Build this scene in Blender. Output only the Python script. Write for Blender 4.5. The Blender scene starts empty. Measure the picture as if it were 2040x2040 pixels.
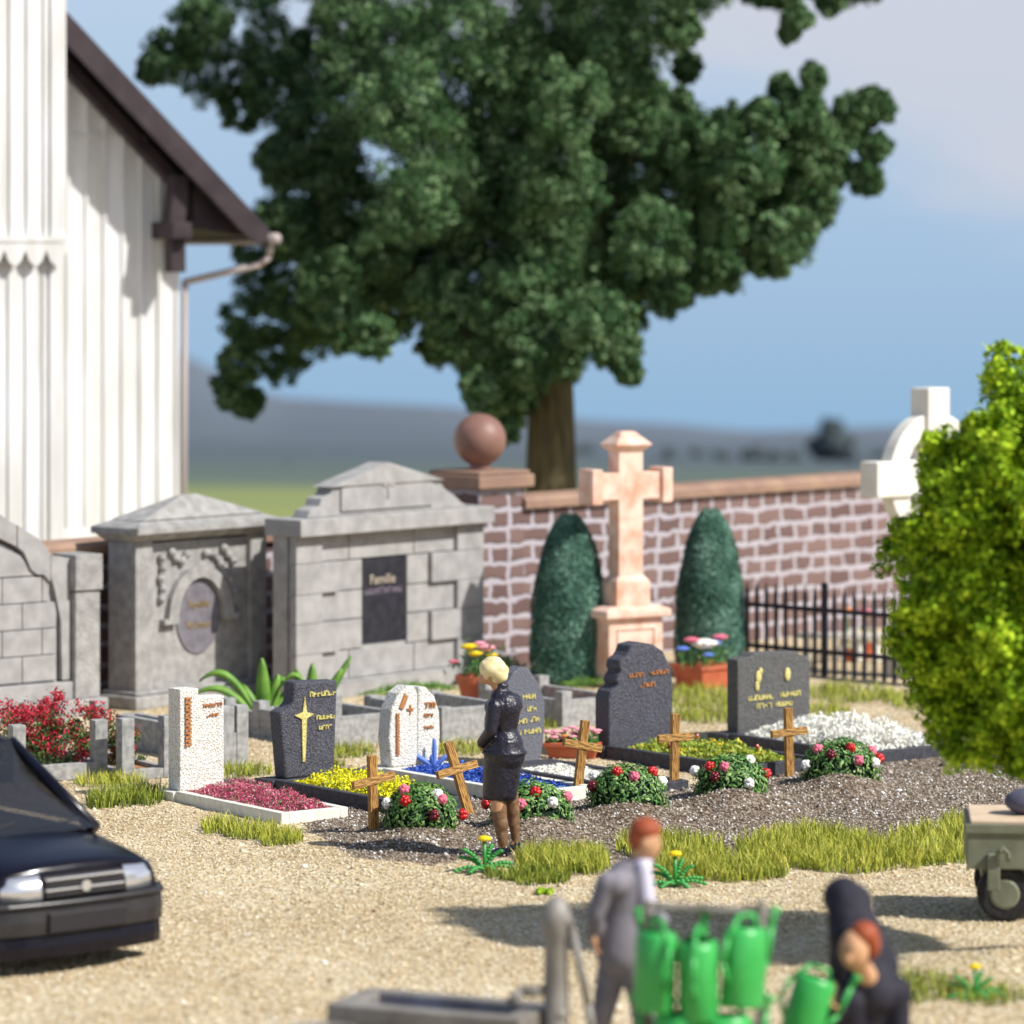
import bpy, math, random
import numpy as np
from mathutils import Vector, Matrix, noise as mnoise
rnd = random.Random(7); rng = np.random.default_rng(7)
R = math.radians
# ---------------------------------------------------------------- camera model
F, CX, YH, HC = 8000.0, 1020.0, 500.0, 5.3
def P(px, py, D): return Vector(((px-CX)*D/F, D, HC-(py-YH)*D/F))
def G(px, py, z=0.0):
    D = F*(HC-z)/(py-YH); return Vector(((px-CX)*D/F, D, z))
scene = bpy.context.scene; col = scene.collection
# ---------------------------------------------------------------- ground height
MOUNDS = [(838,1652),(1062,1650),(1248,1622),(1456,1596),(1674,1568)]
MC = [G(a,b) for a,b in MOUNDS]
def Hg(x, y):
    h = 0.0
    for c in MC:
        dx = x-c.x; dy = y-c.y
        h = max(h, .17*math.exp(-(dx*dx)/(.34**2)*.7-((dy+.15)**2)/(.62**2)*.8))
    b = math.exp(-((x-3.78)**2+(y-30)**2)/.35)*.10
    n = .018*mnoise.noise(Vector((x*1.3, y*1.3, 0)))+.012*mnoise.noise(Vector((x*4, y*4, 3)))
    return h+b+(n if 20 < y < 62 else 0)
def GG(px, py):
    p = G(px, py)
    for _ in range(6): p = G(px, py, Hg(p.x, p.y))
    return p
LOWP = [(560,1600),(640,1668),(700,1705),(860,1722),(1000,1712),(1230,1712),(1450,1712),(1620,1690),(1850,1650),(2300,1590)]
LOWW = [G(a,b) for a,b in LOWP]
def soil(x, y):
    if x < LOWW[0].x: return max(0., 1-abs(x-LOWW[0].x)*2)*(1. if abs(y-38.8) < 1 else 0.)
    lo = np.interp(x, [p.x for p in LOWW], [p.y for p in LOWW])
    up = lo+4.8
    d = min(y-lo, up-y)
    return min(1., max(0., .5+d*1.6))
# ---------------------------------------------------------------- materials
def nt(name):
    m = bpy.data.materials.new(name); m.use_nodes = True
    t = m.node_tree; t.nodes.clear()
    o = t.nodes.new('ShaderNodeOutputMaterial'); b = t.nodes.new('ShaderNodeBsdfPrincipled')
    t.links.new(b.outputs[0], o.inputs[0]); return m, t, b
def rgba(c): return (c[0], c[1], c[2], 1)
def ramp(t, stops):
    r = t.nodes.new('ShaderNodeValToRGB'); e = r.color_ramp.elements
    while len(e) < len(stops): e.new(.5)
    for k, (p, c) in enumerate(stops): e[k].position = p; e[k].color = rgba(c)
    return r
def pm(name, c1, c2=None, scale=8., rough=.8, bump=0., bscale=60., metal=0., tint=None, spec=.3, dist=.01,
       c3=None, sss=0., coat=0., detail=4., lo=.35, hi=.65, vor=False, stretch=None):
    m, t, b = nt(name)
    tc = t.nodes.new('ShaderNodeTexCoord'); src = tc.outputs['Object']
    if stretch:
        mp = t.nodes.new('ShaderNodeMapping'); mp.inputs['Scale'].default_value = stretch
        t.links.new(src, mp.inputs[0]); src = mp.outputs[0]
    b.inputs['Roughness'].default_value = rough; b.inputs['Metallic'].default_value = metal
    b.inputs['Specular IOR Level'].default_value = spec
    if coat: b.inputs['Coat Weight'].default_value = coat; b.inputs['Coat Roughness'].default_value = .06
    if sss: b.inputs['Subsurface Weight'].default_value = sss; b.inputs['Subsurface Scale'].default_value = .02
    if tint:
        a = t.nodes.new('ShaderNodeAttribute'); a.attribute_name = 'tint'
        r = ramp(t, tint); t.links.new(a.outputs['Fac'], r.inputs[0]); t.links.new(r.outputs[0], b.inputs['Base Color'])
    elif c2:
        n = t.nodes.new('ShaderNodeTexNoise'); n.inputs['Scale'].default_value = scale; n.inputs['Detail'].default_value = detail
        t.links.new(src, n.inputs['Vector'])
        st = [(lo, c1), (hi, c2)] if not c3 else [(lo, c1), ((lo+hi)/2, c2), (hi, c3)]
        r = ramp(t, st); t.links.new(n.outputs[0], r.inputs[0]); t.links.new(r.outputs[0], b.inputs['Base Color'])
    else: b.inputs['Base Color'].default_value = rgba(c1)
    if bump:
        if vor:
            n2 = t.nodes.new('ShaderNodeTexVoronoi'); n2.inputs['Scale'].default_value = bscale
            o2 = n2.outputs['Distance']
        else:
            n2 = t.nodes.new('ShaderNodeTexNoise'); n2.inputs['Scale'].default_value = bscale; n2.inputs['Detail'].default_value = 3
            o2 = n2.outputs[0]
        t.links.new(src, n2.inputs['Vector'])
        bu = t.nodes.new('ShaderNodeBump'); bu.inputs['Strength'].default_value = bump; bu.inputs['Distance'].default_value = dist
        t.links.new(o2, bu.inputs['Height']); t.links.new(bu.outputs[0], b.inputs['Normal'])
    return m
M = {}
M['tomb'] = pm('tomb_stone', (.29,.282,.275), (.385,.375,.365), 5, .9, .35, 90, spec=.15, dist=.006, detail=8)
M['tomb_rough'] = pm('tomb_stone_rough', (.27,.263,.25), (.40,.39,.375), 7, .95, .9, 45, spec=.1, dist=.02, detail=8)
M['kerb'] = pm('kerb_concrete', (.25,.25,.245), (.42,.415,.40), 14, .9, .6, 110, spec=.15, dist=.008, detail=6)
M['white_stone'] = pm('white_rough_stone', (.56,.50,.39), (.85,.84,.80), 55, .9, 1., 58, spec=.2, dist=.028, lo=.36, hi=.5, detail=2)
M['white_kerb'] = pm('white_kerb', (.68,.66,.56), (.80,.78,.70), 12, .8, .4, 70, dist=.01)
M['dark_stone'] = pm('dark_rough_stone', (.028,.028,.042), (.13,.13,.16), 75, .62, 1., 70, spec=.5, dist=.024, lo=.35, hi=.68, detail=3)
M['dark_kerb'] = pm('dark_kerb', (.035,.035,.045), (.07,.07,.085), 20, .6, .3, 80)
M['grey_stone'] = pm('grey_rough_stone', (.07,.07,.07), (.17,.17,.165), 75, .75, 1., 75, spec=.4, dist=.02, lo=.35, hi=.68, detail=3)
M['blue_grey'] = pm('blue_grey_stone', (.09,.095,.12), (.20,.205,.24), 70, .75, 1., 60, spec=.4, dist=.02, lo=.35, hi=.68)
M['gold'] = pm('gold_paint', (.45,.38,.10), (.80,.72,.30), 60, .6, .8, 90, dist=.008)
M['copper'] = pm('copper_paint', (.30,.11,.03), (.55,.25,.10), 60, .6, .8, 90, dist=.008)
M['slab'] = pm('dark_slab', (.018,.018,.025), (.032,.031,.040), 8, .5)
M['plaque'] = pm('violet_grey_plaque', (.13,.122,.14), (.19,.178,.20), 9, .7, .2, 40)
M['letter'] = pm('pale_letter', (.45,.38,.30), rough=.7)
M['letter_gold'] = pm('dull_gold_letter', (.28,.21,.10), rough=.7)
M['sand'] = pm('pink_sandstone', (.64,.33,.22), (.80,.60,.49), 4, .75, .4, 40, lo=.3, hi=.6, sss=.15)
M['cap'] = pm('brown_coping', (.26,.16,.12), (.34,.22,.15), 3, .65, .2, 30)
M['ball'] = pm('brown_ball', (.22,.115,.09), (.27,.145,.11), 3, .5, .1, 30, spec=.4)
M['ivory'] = pm('ivory_stone', (.72,.69,.60), (.80,.78,.70), 4, .55)
M['wood'] = pm('cross_wood', (.14,.05,.012), (.56,.31,.09), 9, .7, .8, 5, dist=.02, stretch=(16,16,1.6), lo=.36, hi=.6, detail=6)
M['wood_h'] = pm('cross_arm_wood', (.16,.06,.014), (.62,.36,.11), 9, .7, .8, 5, dist=.02, stretch=(1.6,16,16), lo=.36, hi=.6, detail=6)
M['iron'] = pm('black_iron', (.012,.012,.03), rough=.45, spec=.5)
M['terra'] = pm('terracotta', (.42,.10,.045), (.50,.13,.06), 5, .55, spec=.4)
M['skin'] = pm('skin', (.55,.30,.16), (.60,.34,.19), 6, .55, sss=.2)
M['tights'] = pm('brown_tights', (.13,.065,.03), (.25,.14,.075), 22, .5, .5, 60, spec=.4)
M['black_cloth'] = pm('black_suit', (.010,.009,.018), (.020,.018,.032), 26, .34, .9, 34, spec=.55, dist=.012, detail=5)
M['matte_black'] = pm('matte_black_coat', (.014,.013,.022), (.032,.030,.044), 5, .75, .8, 9, dist=.03)
M['hair'] = pm('blonde_hair', (.72,.58,.28), (.86,.76,.46), 14, .5, .3, 30)
M['shoe'] = pm('dark_shoe', (.008,.010,.03), rough=.3, spec=.6)
M['suit'] = pm('grey_suit', (.17,.16,.18), (.23,.215,.24), 5, .7, .3, 20)
M['shirt'] = pm('pale_shirt', (.6,.57,.68), rough=.7)
M['redcap'] = pm('rust_hair', (.28,.055,.02), (.34,.08,.03), 8, .6)
M['green_pl'] = pm('green_plastic', (.03,.34,.06), (.05,.42,.09), 5, .35, spec=.5)
M['grey_metal'] = pm('grey_metal', (.19,.17,.145), (.29,.27,.24), 4, .5, spec=.5)
M['water'] = pm('trough_water', (.09,.12,.36), rough=.12, spec=.6)
M['olive'] = pm('olive_paint', (.15,.16,.11), (.20,.21,.15), 5, .5, .3, 14)
M['tray'] = pm('tan_tray', (.58,.44,.30), (.66,.52,.37), 6, .8)
M['rubber'] = pm('rubber', (.012,.012,.014), (.03,.03,.03), 20, .7)
M['chrome'] = pm('headlight_silver', (.72,.72,.74), rough=.2, metal=.75)
M['sack'] = pm('blue_grey_sack', (.10,.10,.15), rough=.8)
M['car'] = pm('black_car_paint', (.006,.005,.010), rough=.26, spec=.25, coat=.2)
M['car_trim'] = pm('dark_grey_trim', (.018,.017,.019), (.030,.028,.029), 6, .38, spec=.5)
M['car_inner'] = pm('car_interior', (.07,.065,.06), rough=.7)
M['plate'] = pm('plate_panel', (.025,.022,.025), rough=.5)
M['batten'] = pm('cream_boards', (.58,.575,.545), (.74,.745,.75), 1.2, .7, .2, 8, stretch=(3,3,.4), detail=8)
M['roofm'] = pm('dark_brown_roof', (.028,.019,.024), (.048,.034,.038), 3, .6, .2, 20)
M['gutter'] = pm('gutter_metal', (.36,.31,.29), rough=.5, spec=.4)
M['bark'] = pm('bark', (.06,.05,.03), (.16,.13,.065), 3, .9, .7, 8, stretch=(4,4,.6), dist=.05)
M['bark2'] = pm('young_bark', (.14,.09,.055), (.22,.15,.10), 5, .85, .5, 20)
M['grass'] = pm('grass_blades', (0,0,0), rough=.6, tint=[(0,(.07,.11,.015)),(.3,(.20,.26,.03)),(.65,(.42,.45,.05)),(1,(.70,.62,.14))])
M['leaf'] = pm('tree_foliage', (0,0,0), rough=.8, spec=.15, tint=[(0,(.016,.048,.016)),(.5,(.07,.155,.055)),(1,(.30,.43,.22))])
M['lime'] = pm('lime_foliage', (0,0,0), rough=.7, spec=.2, tint=[(0,(.06,.13,.004)),(.5,(.24,.41,.008)),(1,(.62,.78,.04))])
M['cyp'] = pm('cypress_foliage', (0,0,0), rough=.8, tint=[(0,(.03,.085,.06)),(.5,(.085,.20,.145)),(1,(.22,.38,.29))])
M['bleaf'] = pm('bouquet_leaves', (0,0,0), rough=.5, spec=.4, tint=[(0,(.015,.06,.012)),(.4,(.06,.17,.03)),(.75,(.17,.32,.07)),(1,(.40,.52,.20))])
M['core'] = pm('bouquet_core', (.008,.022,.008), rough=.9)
M['frond'] = pm('fern_fronds', (.08,.20,.02), (.18,.34,.05), 5, .5, spec=.4)
M['dgreen'] = pm('dandelion_green', (.03,.25,.04), (.06,.33,.06), 9, .4, spec=.5)
M['yel'] = pm('yellow_petal', (.85,.60,.01), rough=.5)
M['white_f'] = pm('white_petal', (.82,.80,.74), rough=.5)
M['pink_f'] = pm('pink_petal', (.70,.16,.24), rough=.4)
M['red_f'] = pm('red_petal', (.50,.012,.012), rough=.3, spec=.5)
M['dred_f'] = pm('dark_red_petal', (.12,.004,.012), rough=.3, spec=.5)
M['lpink'] = pm('light_pink_petal', (.80,.35,.42), rough=.5)
M['blue_f'] = pm('blue_petal', (.12,.22,.65), rough=.5)
M['orange_f'] = pm('orange_petal', (.80,.25,.02), rough=.5)
def stuffmat(name, stops): return pm(name, (0,0,0), rough=.7, tint=stops)
M['magenta'] = stuffmat('magenta_flowers', [(0,(.05,.12,.04)),(.2,(.16,.26,.10)),(.25,(.45,.04,.10)),(.7,(.72,.11,.24)),(1,(.88,.50,.56))])
M['yelmix'] = stuffmat('yellow_flowers', [(0,(.10,.22,.06)),(.12,(.35,.45,.05)),(.2,(.80,.72,.01)),(1,(.90,.85,.05))])
M['bluemix'] = stuffmat('blue_flowers', [(0,(.02,.05,.35)),(.6,(.04,.12,.55)),(1,(.15,.30,.75))])
M['limemix'] = stuffmat('lime_bedding', [(0,(.16,.26,.03)),(.6,(.35,.45,.06)),(.86,(.50,.55,.12)),(.9,(.75,.60,.03)),(1,(.80,.55,.02))])
M['redmix'] = stuffmat('red_flower_shrub', [(0,(.02,.05,.015)),(.4,(.10,.18,.04)),(.5,(.20,.28,.08)),(.52,(.38,.012,.025)),(1,(.62,.05,.085))])
M['whitemix'] = stuffmat('white_flowers', [(0,(.80,.78,.60)),(.2,(.88,.87,.80)),(1,(.92,.91,.86))])
M['gravel_p'] = stuffmat('gravel_pebbles', [(0,(.22,.155,.09)),(.2,(.46,.35,.20)),(.55,(.68,.56,.36)),(.85,(.80,.71,.53)),(.95,(.86,.82,.74)),(1,(.9,.89,.87))])
M['soil_p'] = stuffmat('soil_crumbs', [(0,(.06,.045,.034)),(.3,(.20,.16,.12)),(.6,(.42,.355,.285)),(.82,(.58,.53,.47)),(1,(.86,.86,.86))])
M['orange_g'] = pm('orange_gravel', (.40,.16,.075), (.62,.32,.18), 50, .9, 1., 60, dist=.02)
M['white_g'] = pm('white_gravel', (.55,.53,.50), (.84,.83,.81), 60, .9, 1., 50, dist=.03, lo=.4, hi=.55)
M['moss'] = pm('bright_moss', (.16,.30,.01), (.35,.50,.02), 30, .8, 1., 60, dist=.02)
def glass(name, c, a):
    m, t, b = nt(name); b.inputs['Base Color'].default_value = rgba(c); b.inputs['Roughness'].default_value = .04
    b.inputs['Alpha'].default_value = a; b.inputs['Specular IOR Level'].default_value = .8; return m
M['glass'] = glass('windscreen_glass', (.02,.02,.022), .82)
def brickmat():
    m, t, b = nt('quarry_stone_wall'); L = t.links.new; N = t.nodes.new
    tc = N('ShaderNodeTexCoord'); sep = N('ShaderNodeSeparateXYZ'); L(tc.outputs['Object'], sep.inputs[0])
    add = N('ShaderNodeMath'); L(sep.outputs[0], add.inputs[0]); L(sep.outputs[1], add.inputs[1])
    cb = N('ShaderNodeCombineXYZ'); L(add.outputs[0], cb.inputs[0]); L(sep.outputs[2], cb.inputs[1])
    ns = N('ShaderNodeTexNoise'); ns.inputs['Scale'].default_value = 4.5; ns.inputs['Detail'].default_value = 2; L(cb.outputs[0], ns.inputs['Vector'])
    sb = N('ShaderNodeVectorMath'); sb.operation = 'SUBTRACT'; sb.inputs[1].default_value = (.5,.5,.5); L(ns.outputs['Color'], sb.inputs[0])
    sc_ = N('ShaderNodeVectorMath'); sc_.operation = 'SCALE'; sc_.inputs['Scale'].default_value = .13; L(sb.outputs[0], sc_.inputs[0])
    ad = N('ShaderNodeVectorMath'); L(cb.outputs[0], ad.inputs[0]); L(sc_.outputs[0], ad.inputs[1])
    br = N('ShaderNodeTexBrick'); L(ad.outputs[0], br.inputs['Vector'])
    br.inputs['Scale'].default_value = 1; br.inputs['Brick Width'].default_value = .52; br.inputs['Row Height'].default_value = .225
    br.inputs['Mortar Size'].default_value = .042; br.inputs['Mortar Smooth'].default_value = .4
    br.inputs['Color1'].default_value = (.125,.073,.068,1); br.inputs['Color2'].default_value = (.205,.130,.115,1); br.inputs['Mortar'].default_value = (.42,.385,.42,1)
    br.offset = .45; br.squash = .68; br.squash_frequency = 2; br.offset_frequency = 2
    L(br.outputs['Color'], b.inputs['Base Color']); b.inputs['Roughness'].default_value = .85
    bu = N('ShaderNodeBump'); bu.inputs['Strength'].default_value = .8; bu.inputs['Distance'].default_value = .03; bu.invert = True
    L(br.outputs['Fac'], bu.inputs['Height']); L(bu.outputs[0], b.inputs['Normal'])
    return m
M['brick'] = brickmat()
# ---------------------------------------------------------------- mesh builder
class MB:
    def __init__(s): s.v = []; s.f = []; s.mi = []; s.m = 0
    def add(s, vs, fs):
        o = len(s.v); s.v += [tuple(p) for p in vs]; s.f += [tuple(i+o for i in f) for f in fs]; s.mi += [s.m]*len(fs); return s
    def box(s, x0, x1, y0, y1, z0, z1, T=None):
        vs = [Vector(p) for p in ((x0,y0,z0),(x1,y0,z0),(x1,y1,z0),(x0,y1,z0),(x0,y0,z1),(x1,y0,z1),(x1,y1,z1),(x0,y1,z1))]
        if T: vs = [T@p for p in vs]
        return s.add(vs, [(0,3,2,1),(4,5,6,7),(0,1,5,4),(1,2,6,5),(2,3,7,6),(3,0,4,7)])
    def frus(s, b0, b1, z0, z1):   # b=(x0,x1,y0,y1)
        vs = [(b0[0],b0[2],z0),(b0[1],b0[2],z0),(b0[1],b0[3],z0),(b0[0],b0[3],z0),(b1[0],b1[2],z1),(b1[1],b1[2],z1),(b1[1],b1[3],z1),(b1[0],b1[3],z1)]
        return s.add(vs, [(0,3,2,1),(4,5,6,7),(0,1,5,4),(1,2,6,5),(2,3,7,6),(3,0,4,7)])
    def prism(s, poly, y0, y1):    # poly of (x,z), counter-clockwise seen from -y
        n = len(poly); vs = [(x,y0,z) for x,z in poly]+[(x,y1,z) for x,z in poly]
        fs = [tuple(range(n)), tuple(range(2*n-1, n-1, -1))]+[(i, i+n, (i+1) % n+n, (i+1) % n) for i in range(n)]
        return s.add(vs, fs)
    def tube(s, p0, p1, r0, r1=None, n=10, cap=True):
        r1 = r0 if r1 is None else r1; p0 = Vector(p0); p1 = Vector(p1); d = (p1-p0).normalized()
        a = d.orthogonal().normalized(); b = d.cross(a); vs = []
        for p, r in ((p0,r0),(p1,r1)):
            for k in range(n):
                t = 2*math.pi*k/n; vs.append(p+a*math.cos(t)*r+b*math.sin(t)*r)
        fs = [(k, (k+1) % n, (k+1) % n+n, k+n) for k in range(n)]
        if cap: fs += [tuple(range(n-1,-1,-1)), tuple(range(n, 2*n))]
        return s.add(vs, fs)
    def path(s, pts, r, n=8):
        for a, b in zip(pts, pts[1:]): s.tube(a, b, r, r, n)
        for p in pts[1:-1]: s.ball(p, (r,r,r), n, 5)
        return s
    def ball(s, c, r, nu=16, nv=10, Rm=None, jit=0):
        c = Vector(c); vs = []
        if not hasattr(r, '__len__'): r = (r,r,r)
        for j in range(1, nv):
            ph = math.pi*j/nv
            for i in range(nu):
                th = 2*math.pi*i/nu; k = 1+(rnd.uniform(-jit, jit) if jit else 0)
                p = Vector((r[0]*math.sin(ph)*math.cos(th)*k, r[1]*math.sin(ph)*math.sin(th)*k, r[2]*math.cos(ph)*k))
                vs.append(c+(Rm@p if Rm else p))
        tp = Vector((0,0,r[2])); bt = Vector((0,0,-r[2]))
        vs += [c+(Rm@tp if Rm else tp), c+(Rm@bt if Rm else bt)]
        fs = []; a = (nv-1)*nu
        for j in range(nv-2):
            for i in range(nu): fs.append((j*nu+i, (j+1)*nu+i, (j+1)*nu+(i+1) % nu, j*nu+(i+1) % nu))
        for i in range(nu): fs.append((a, i, (i+1) % nu)); fs.append((a+1, (nv-2)*nu+(i+1) % nu, (nv-2)*nu+i))
        return s.add(vs, fs)
    def lathe(s, prof, n=24, c=(0,0,0), capt=True):
        vs = []; fs = []
        for r, z in prof:
            for k in range(n): t = 2*math.pi*k/n; vs.append((c[0]+r*math.cos(t), c[1]+r*math.sin(t), c[2]+z))
        for j in range(len(prof)-1):
            for k in range(n): fs.append((j*n+k, j*n+(k+1) % n, (j+1)*n+(k+1) % n, (j+1)*n+k))
        fs.append(tuple(range(n-1,-1,-1)))
        if capt: fs.append(tuple(range((len(prof)-1)*n, len(prof)*n)))
        return s.add(vs, fs)
    def build(s, name, mats, parent=None, bevel=0., smooth=False, seg=2):
        me = bpy.data.meshes.new(name); me.from_pydata(s.v, [], s.f)
        if not isinstance(mats, (list, tuple)): mats = [mats]
        for m in mats: me.materials.append(M[m] if isinstance(m, str) else m)
        me.polygons.foreach_set('material_index', s.mi)
        if smooth: me.polygons.foreach_set('use_smooth', [True]*len(s.f))
        me.update(); o = bpy.data.objects.new(name, me); col.objects.link(o)
        if parent: o.parent = parent
        if bevel:
            b = o.modifiers.new('b', 'BEVEL'); b.width = bevel; b.segments = seg; b.limit_method = 'ANGLE'; b.angle_limit = R(40)
        return o
def fast(name, V, Fa, mat, tint=None, parent=None, smooth=False):
    me = bpy.data.meshes.new(name); n, k = Fa.shape
    me.vertices.add(len(V)); me.vertices.foreach_set('co', np.ascontiguousarray(V, dtype=np.float32).ravel())
    me.loops.add(n*k); me.loops.foreach_set('vertex_index', np.ascontiguousarray(Fa, dtype=np.int32).ravel())
    me.polygons.add(n); me.polygons.foreach_set('loop_start', np.arange(0, n*k, k, dtype=np.int32))
    me.polygons.foreach_set('loop_total', np.full(n, k, dtype=np.int32))
    if smooth: me.polygons.foreach_set('use_smooth', np.ones(n, dtype=bool))
    if tint is not None:
        a = me.attributes.new('tint', 'FLOAT', 'POINT'); a.data.foreach_set('value', np.clip(tint, 0, 1).astype(np.float32))
    me.materials.append(M[mat] if isinstance(mat, str) else mat); me.update(calc_edges=True)
    o = bpy.data.objects.new(name, me); col.objects.link(o)
    if parent: o.parent = parent
    return o
def thing(name, loc, a=0., label=None, cat=None, group=None):
    o = bpy.data.objects.new(name, None); col.objects.link(o); o.location = loc; o.rotation_euler = (0,0,R(a))
    o.empty_display_size = .1
    return tag(o, label, cat, group)
def tag(o, label=None, cat=None, group=None, kind=None):
    if label: o['label'] = label
    if cat: o['category'] = cat
    if group: o['group'] = group
    if kind: o['kind'] = kind
    return o
def unit(n):
    v = rng.normal(size=(n,3)); return v/np.linalg.norm(v, axis=1)[:,None]
def leaves(C, N, size, asp=.6, bend=0.0):
    """quads centred at C, roughly facing N (random in plane)"""
    n = len(C); r = unit(n); U = np.cross(N, r); U /= np.linalg.norm(U, axis=1)[:,None]+1e-9; W = np.cross(N, U)
    s = (size if hasattr(size, '__len__') else np.full(n, size))[:,None]
    V = np.stack([C-U*s, C-W*s*asp+N*s*bend, C+U*s, C+W*s*asp+N*s*bend], 1).reshape(-1,3)
    return V, np.arange(n*4).reshape(n,4)
def blades(B, h, w, lean=.5, up=None):
    n = len(B); th = rng.uniform(0, 2*np.pi, n); d = np.stack([np.cos(th), np.sin(th), np.zeros(n)], 1)
    pth = rng.uniform(0, 2*np.pi, n); q = np.stack([np.cos(pth), np.sin(pth), np.zeros(n)], 1)
    l = (rng.uniform(.1, 1, n)*lean)[:,None]; h = (h*rng.uniform(.4,1.3,n))[:,None]
    Z = np.array([[0,0,1.]])
    mid = B+Z*h*.55+d*h*l*.35; top = B+Z*h*(1-.25*l)+d*h*l
    V = np.stack([B-q*w, B+q*w, mid+q*w*.75, mid-q*w*.75, top], 1).reshape(-1,3)
    i = np.arange(n)*5
    Fq = np.concatenate([np.stack([i,i+1,i+2],1), np.stack([i,i+2,i+3],1), np.stack([i+3,i+2,i+4],1)])
    return V, Fq
# ================================================================= GROUND
def grid(xs, ys):
    X, Y = np.meshgrid(xs, ys); nx = len(xs); ny = len(ys)
    i = np.arange(ny-1)[:,None]*nx+np.arange(nx-1)[None,:]
    Fq = np.stack([i, i+1, i+1+nx, i+nx], -1).reshape(-1,4)
    return X.ravel(), Y.ravel(), Fq
RID = [(-4000,720),(-1500,640),(0,660),(360,695),(430,742),(540,788),(700,798),(860,806),(1000,818),(1080,830),(1200,838),(1340,842),(1500,856),(1740,852),(2040,846),(3000,800),(6000,760)]
def far_z(x, y):
    """terrain beyond the churchyard wall: a meadow falling away, then a wooded ridge"""
    px = CX+x*F/y
    if y < 74: return -.10*max(0, (y-66))**1.3*.2
    rid = np.interp(px, [a for a,b in RID], [b for a,b in RID])
    key = [(74,1080),(95,1030),(200,930),(300,900),(520,rid+22),(600,rid),(640,rid+60),(760,rid+300)]
    yy = np.interp(y, [k[0] for k in key], [k[1] for k in key])
    return HC-(yy-YH)*y/F + (.9*mnoise.noise(Vector((x*.02, y*.02, 1))) if y > 90 else 0)*min(1,(y-90)/100)
xs = np.concatenate([-np.geomspace(900, 9, 46), np.arange(-8.5, 8.51, .06), np.geomspace(9, 900, 46)])
ys = np.concatenate([[-900,-300,-100,-30,0,10,16,20], np.arange(22, 56, .07), np.arange(56, 74, .8), np.geomspace(74, 600, 60), [610,640,700,760]])
gx, gy, gf = grid(xs, ys)
gz = np.empty_like(gx); sm = np.zeros_like(gx); md = np.zeros_like(gx)
for i in range(len(gx)):
    x = float(gx[i]); y = float(gy[i])
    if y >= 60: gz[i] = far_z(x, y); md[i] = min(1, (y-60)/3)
    elif abs(x) < 9 and y > 20: gz[i] = Hg(x, y); sm[i] = soil(x, y)
    else: gz[i] = 0
og = fast('ground', np.stack([gx,gy,gz],1), gf, bpy.data.materials.new('tmp'), None, smooth=True)
for nm, arr in (('soil', sm), ('meadow', md)):
    a = og.data.attributes.new(nm, 'FLOAT', 'POINT'); a.data.foreach_set('value', arr.astype(np.float32))
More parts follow.
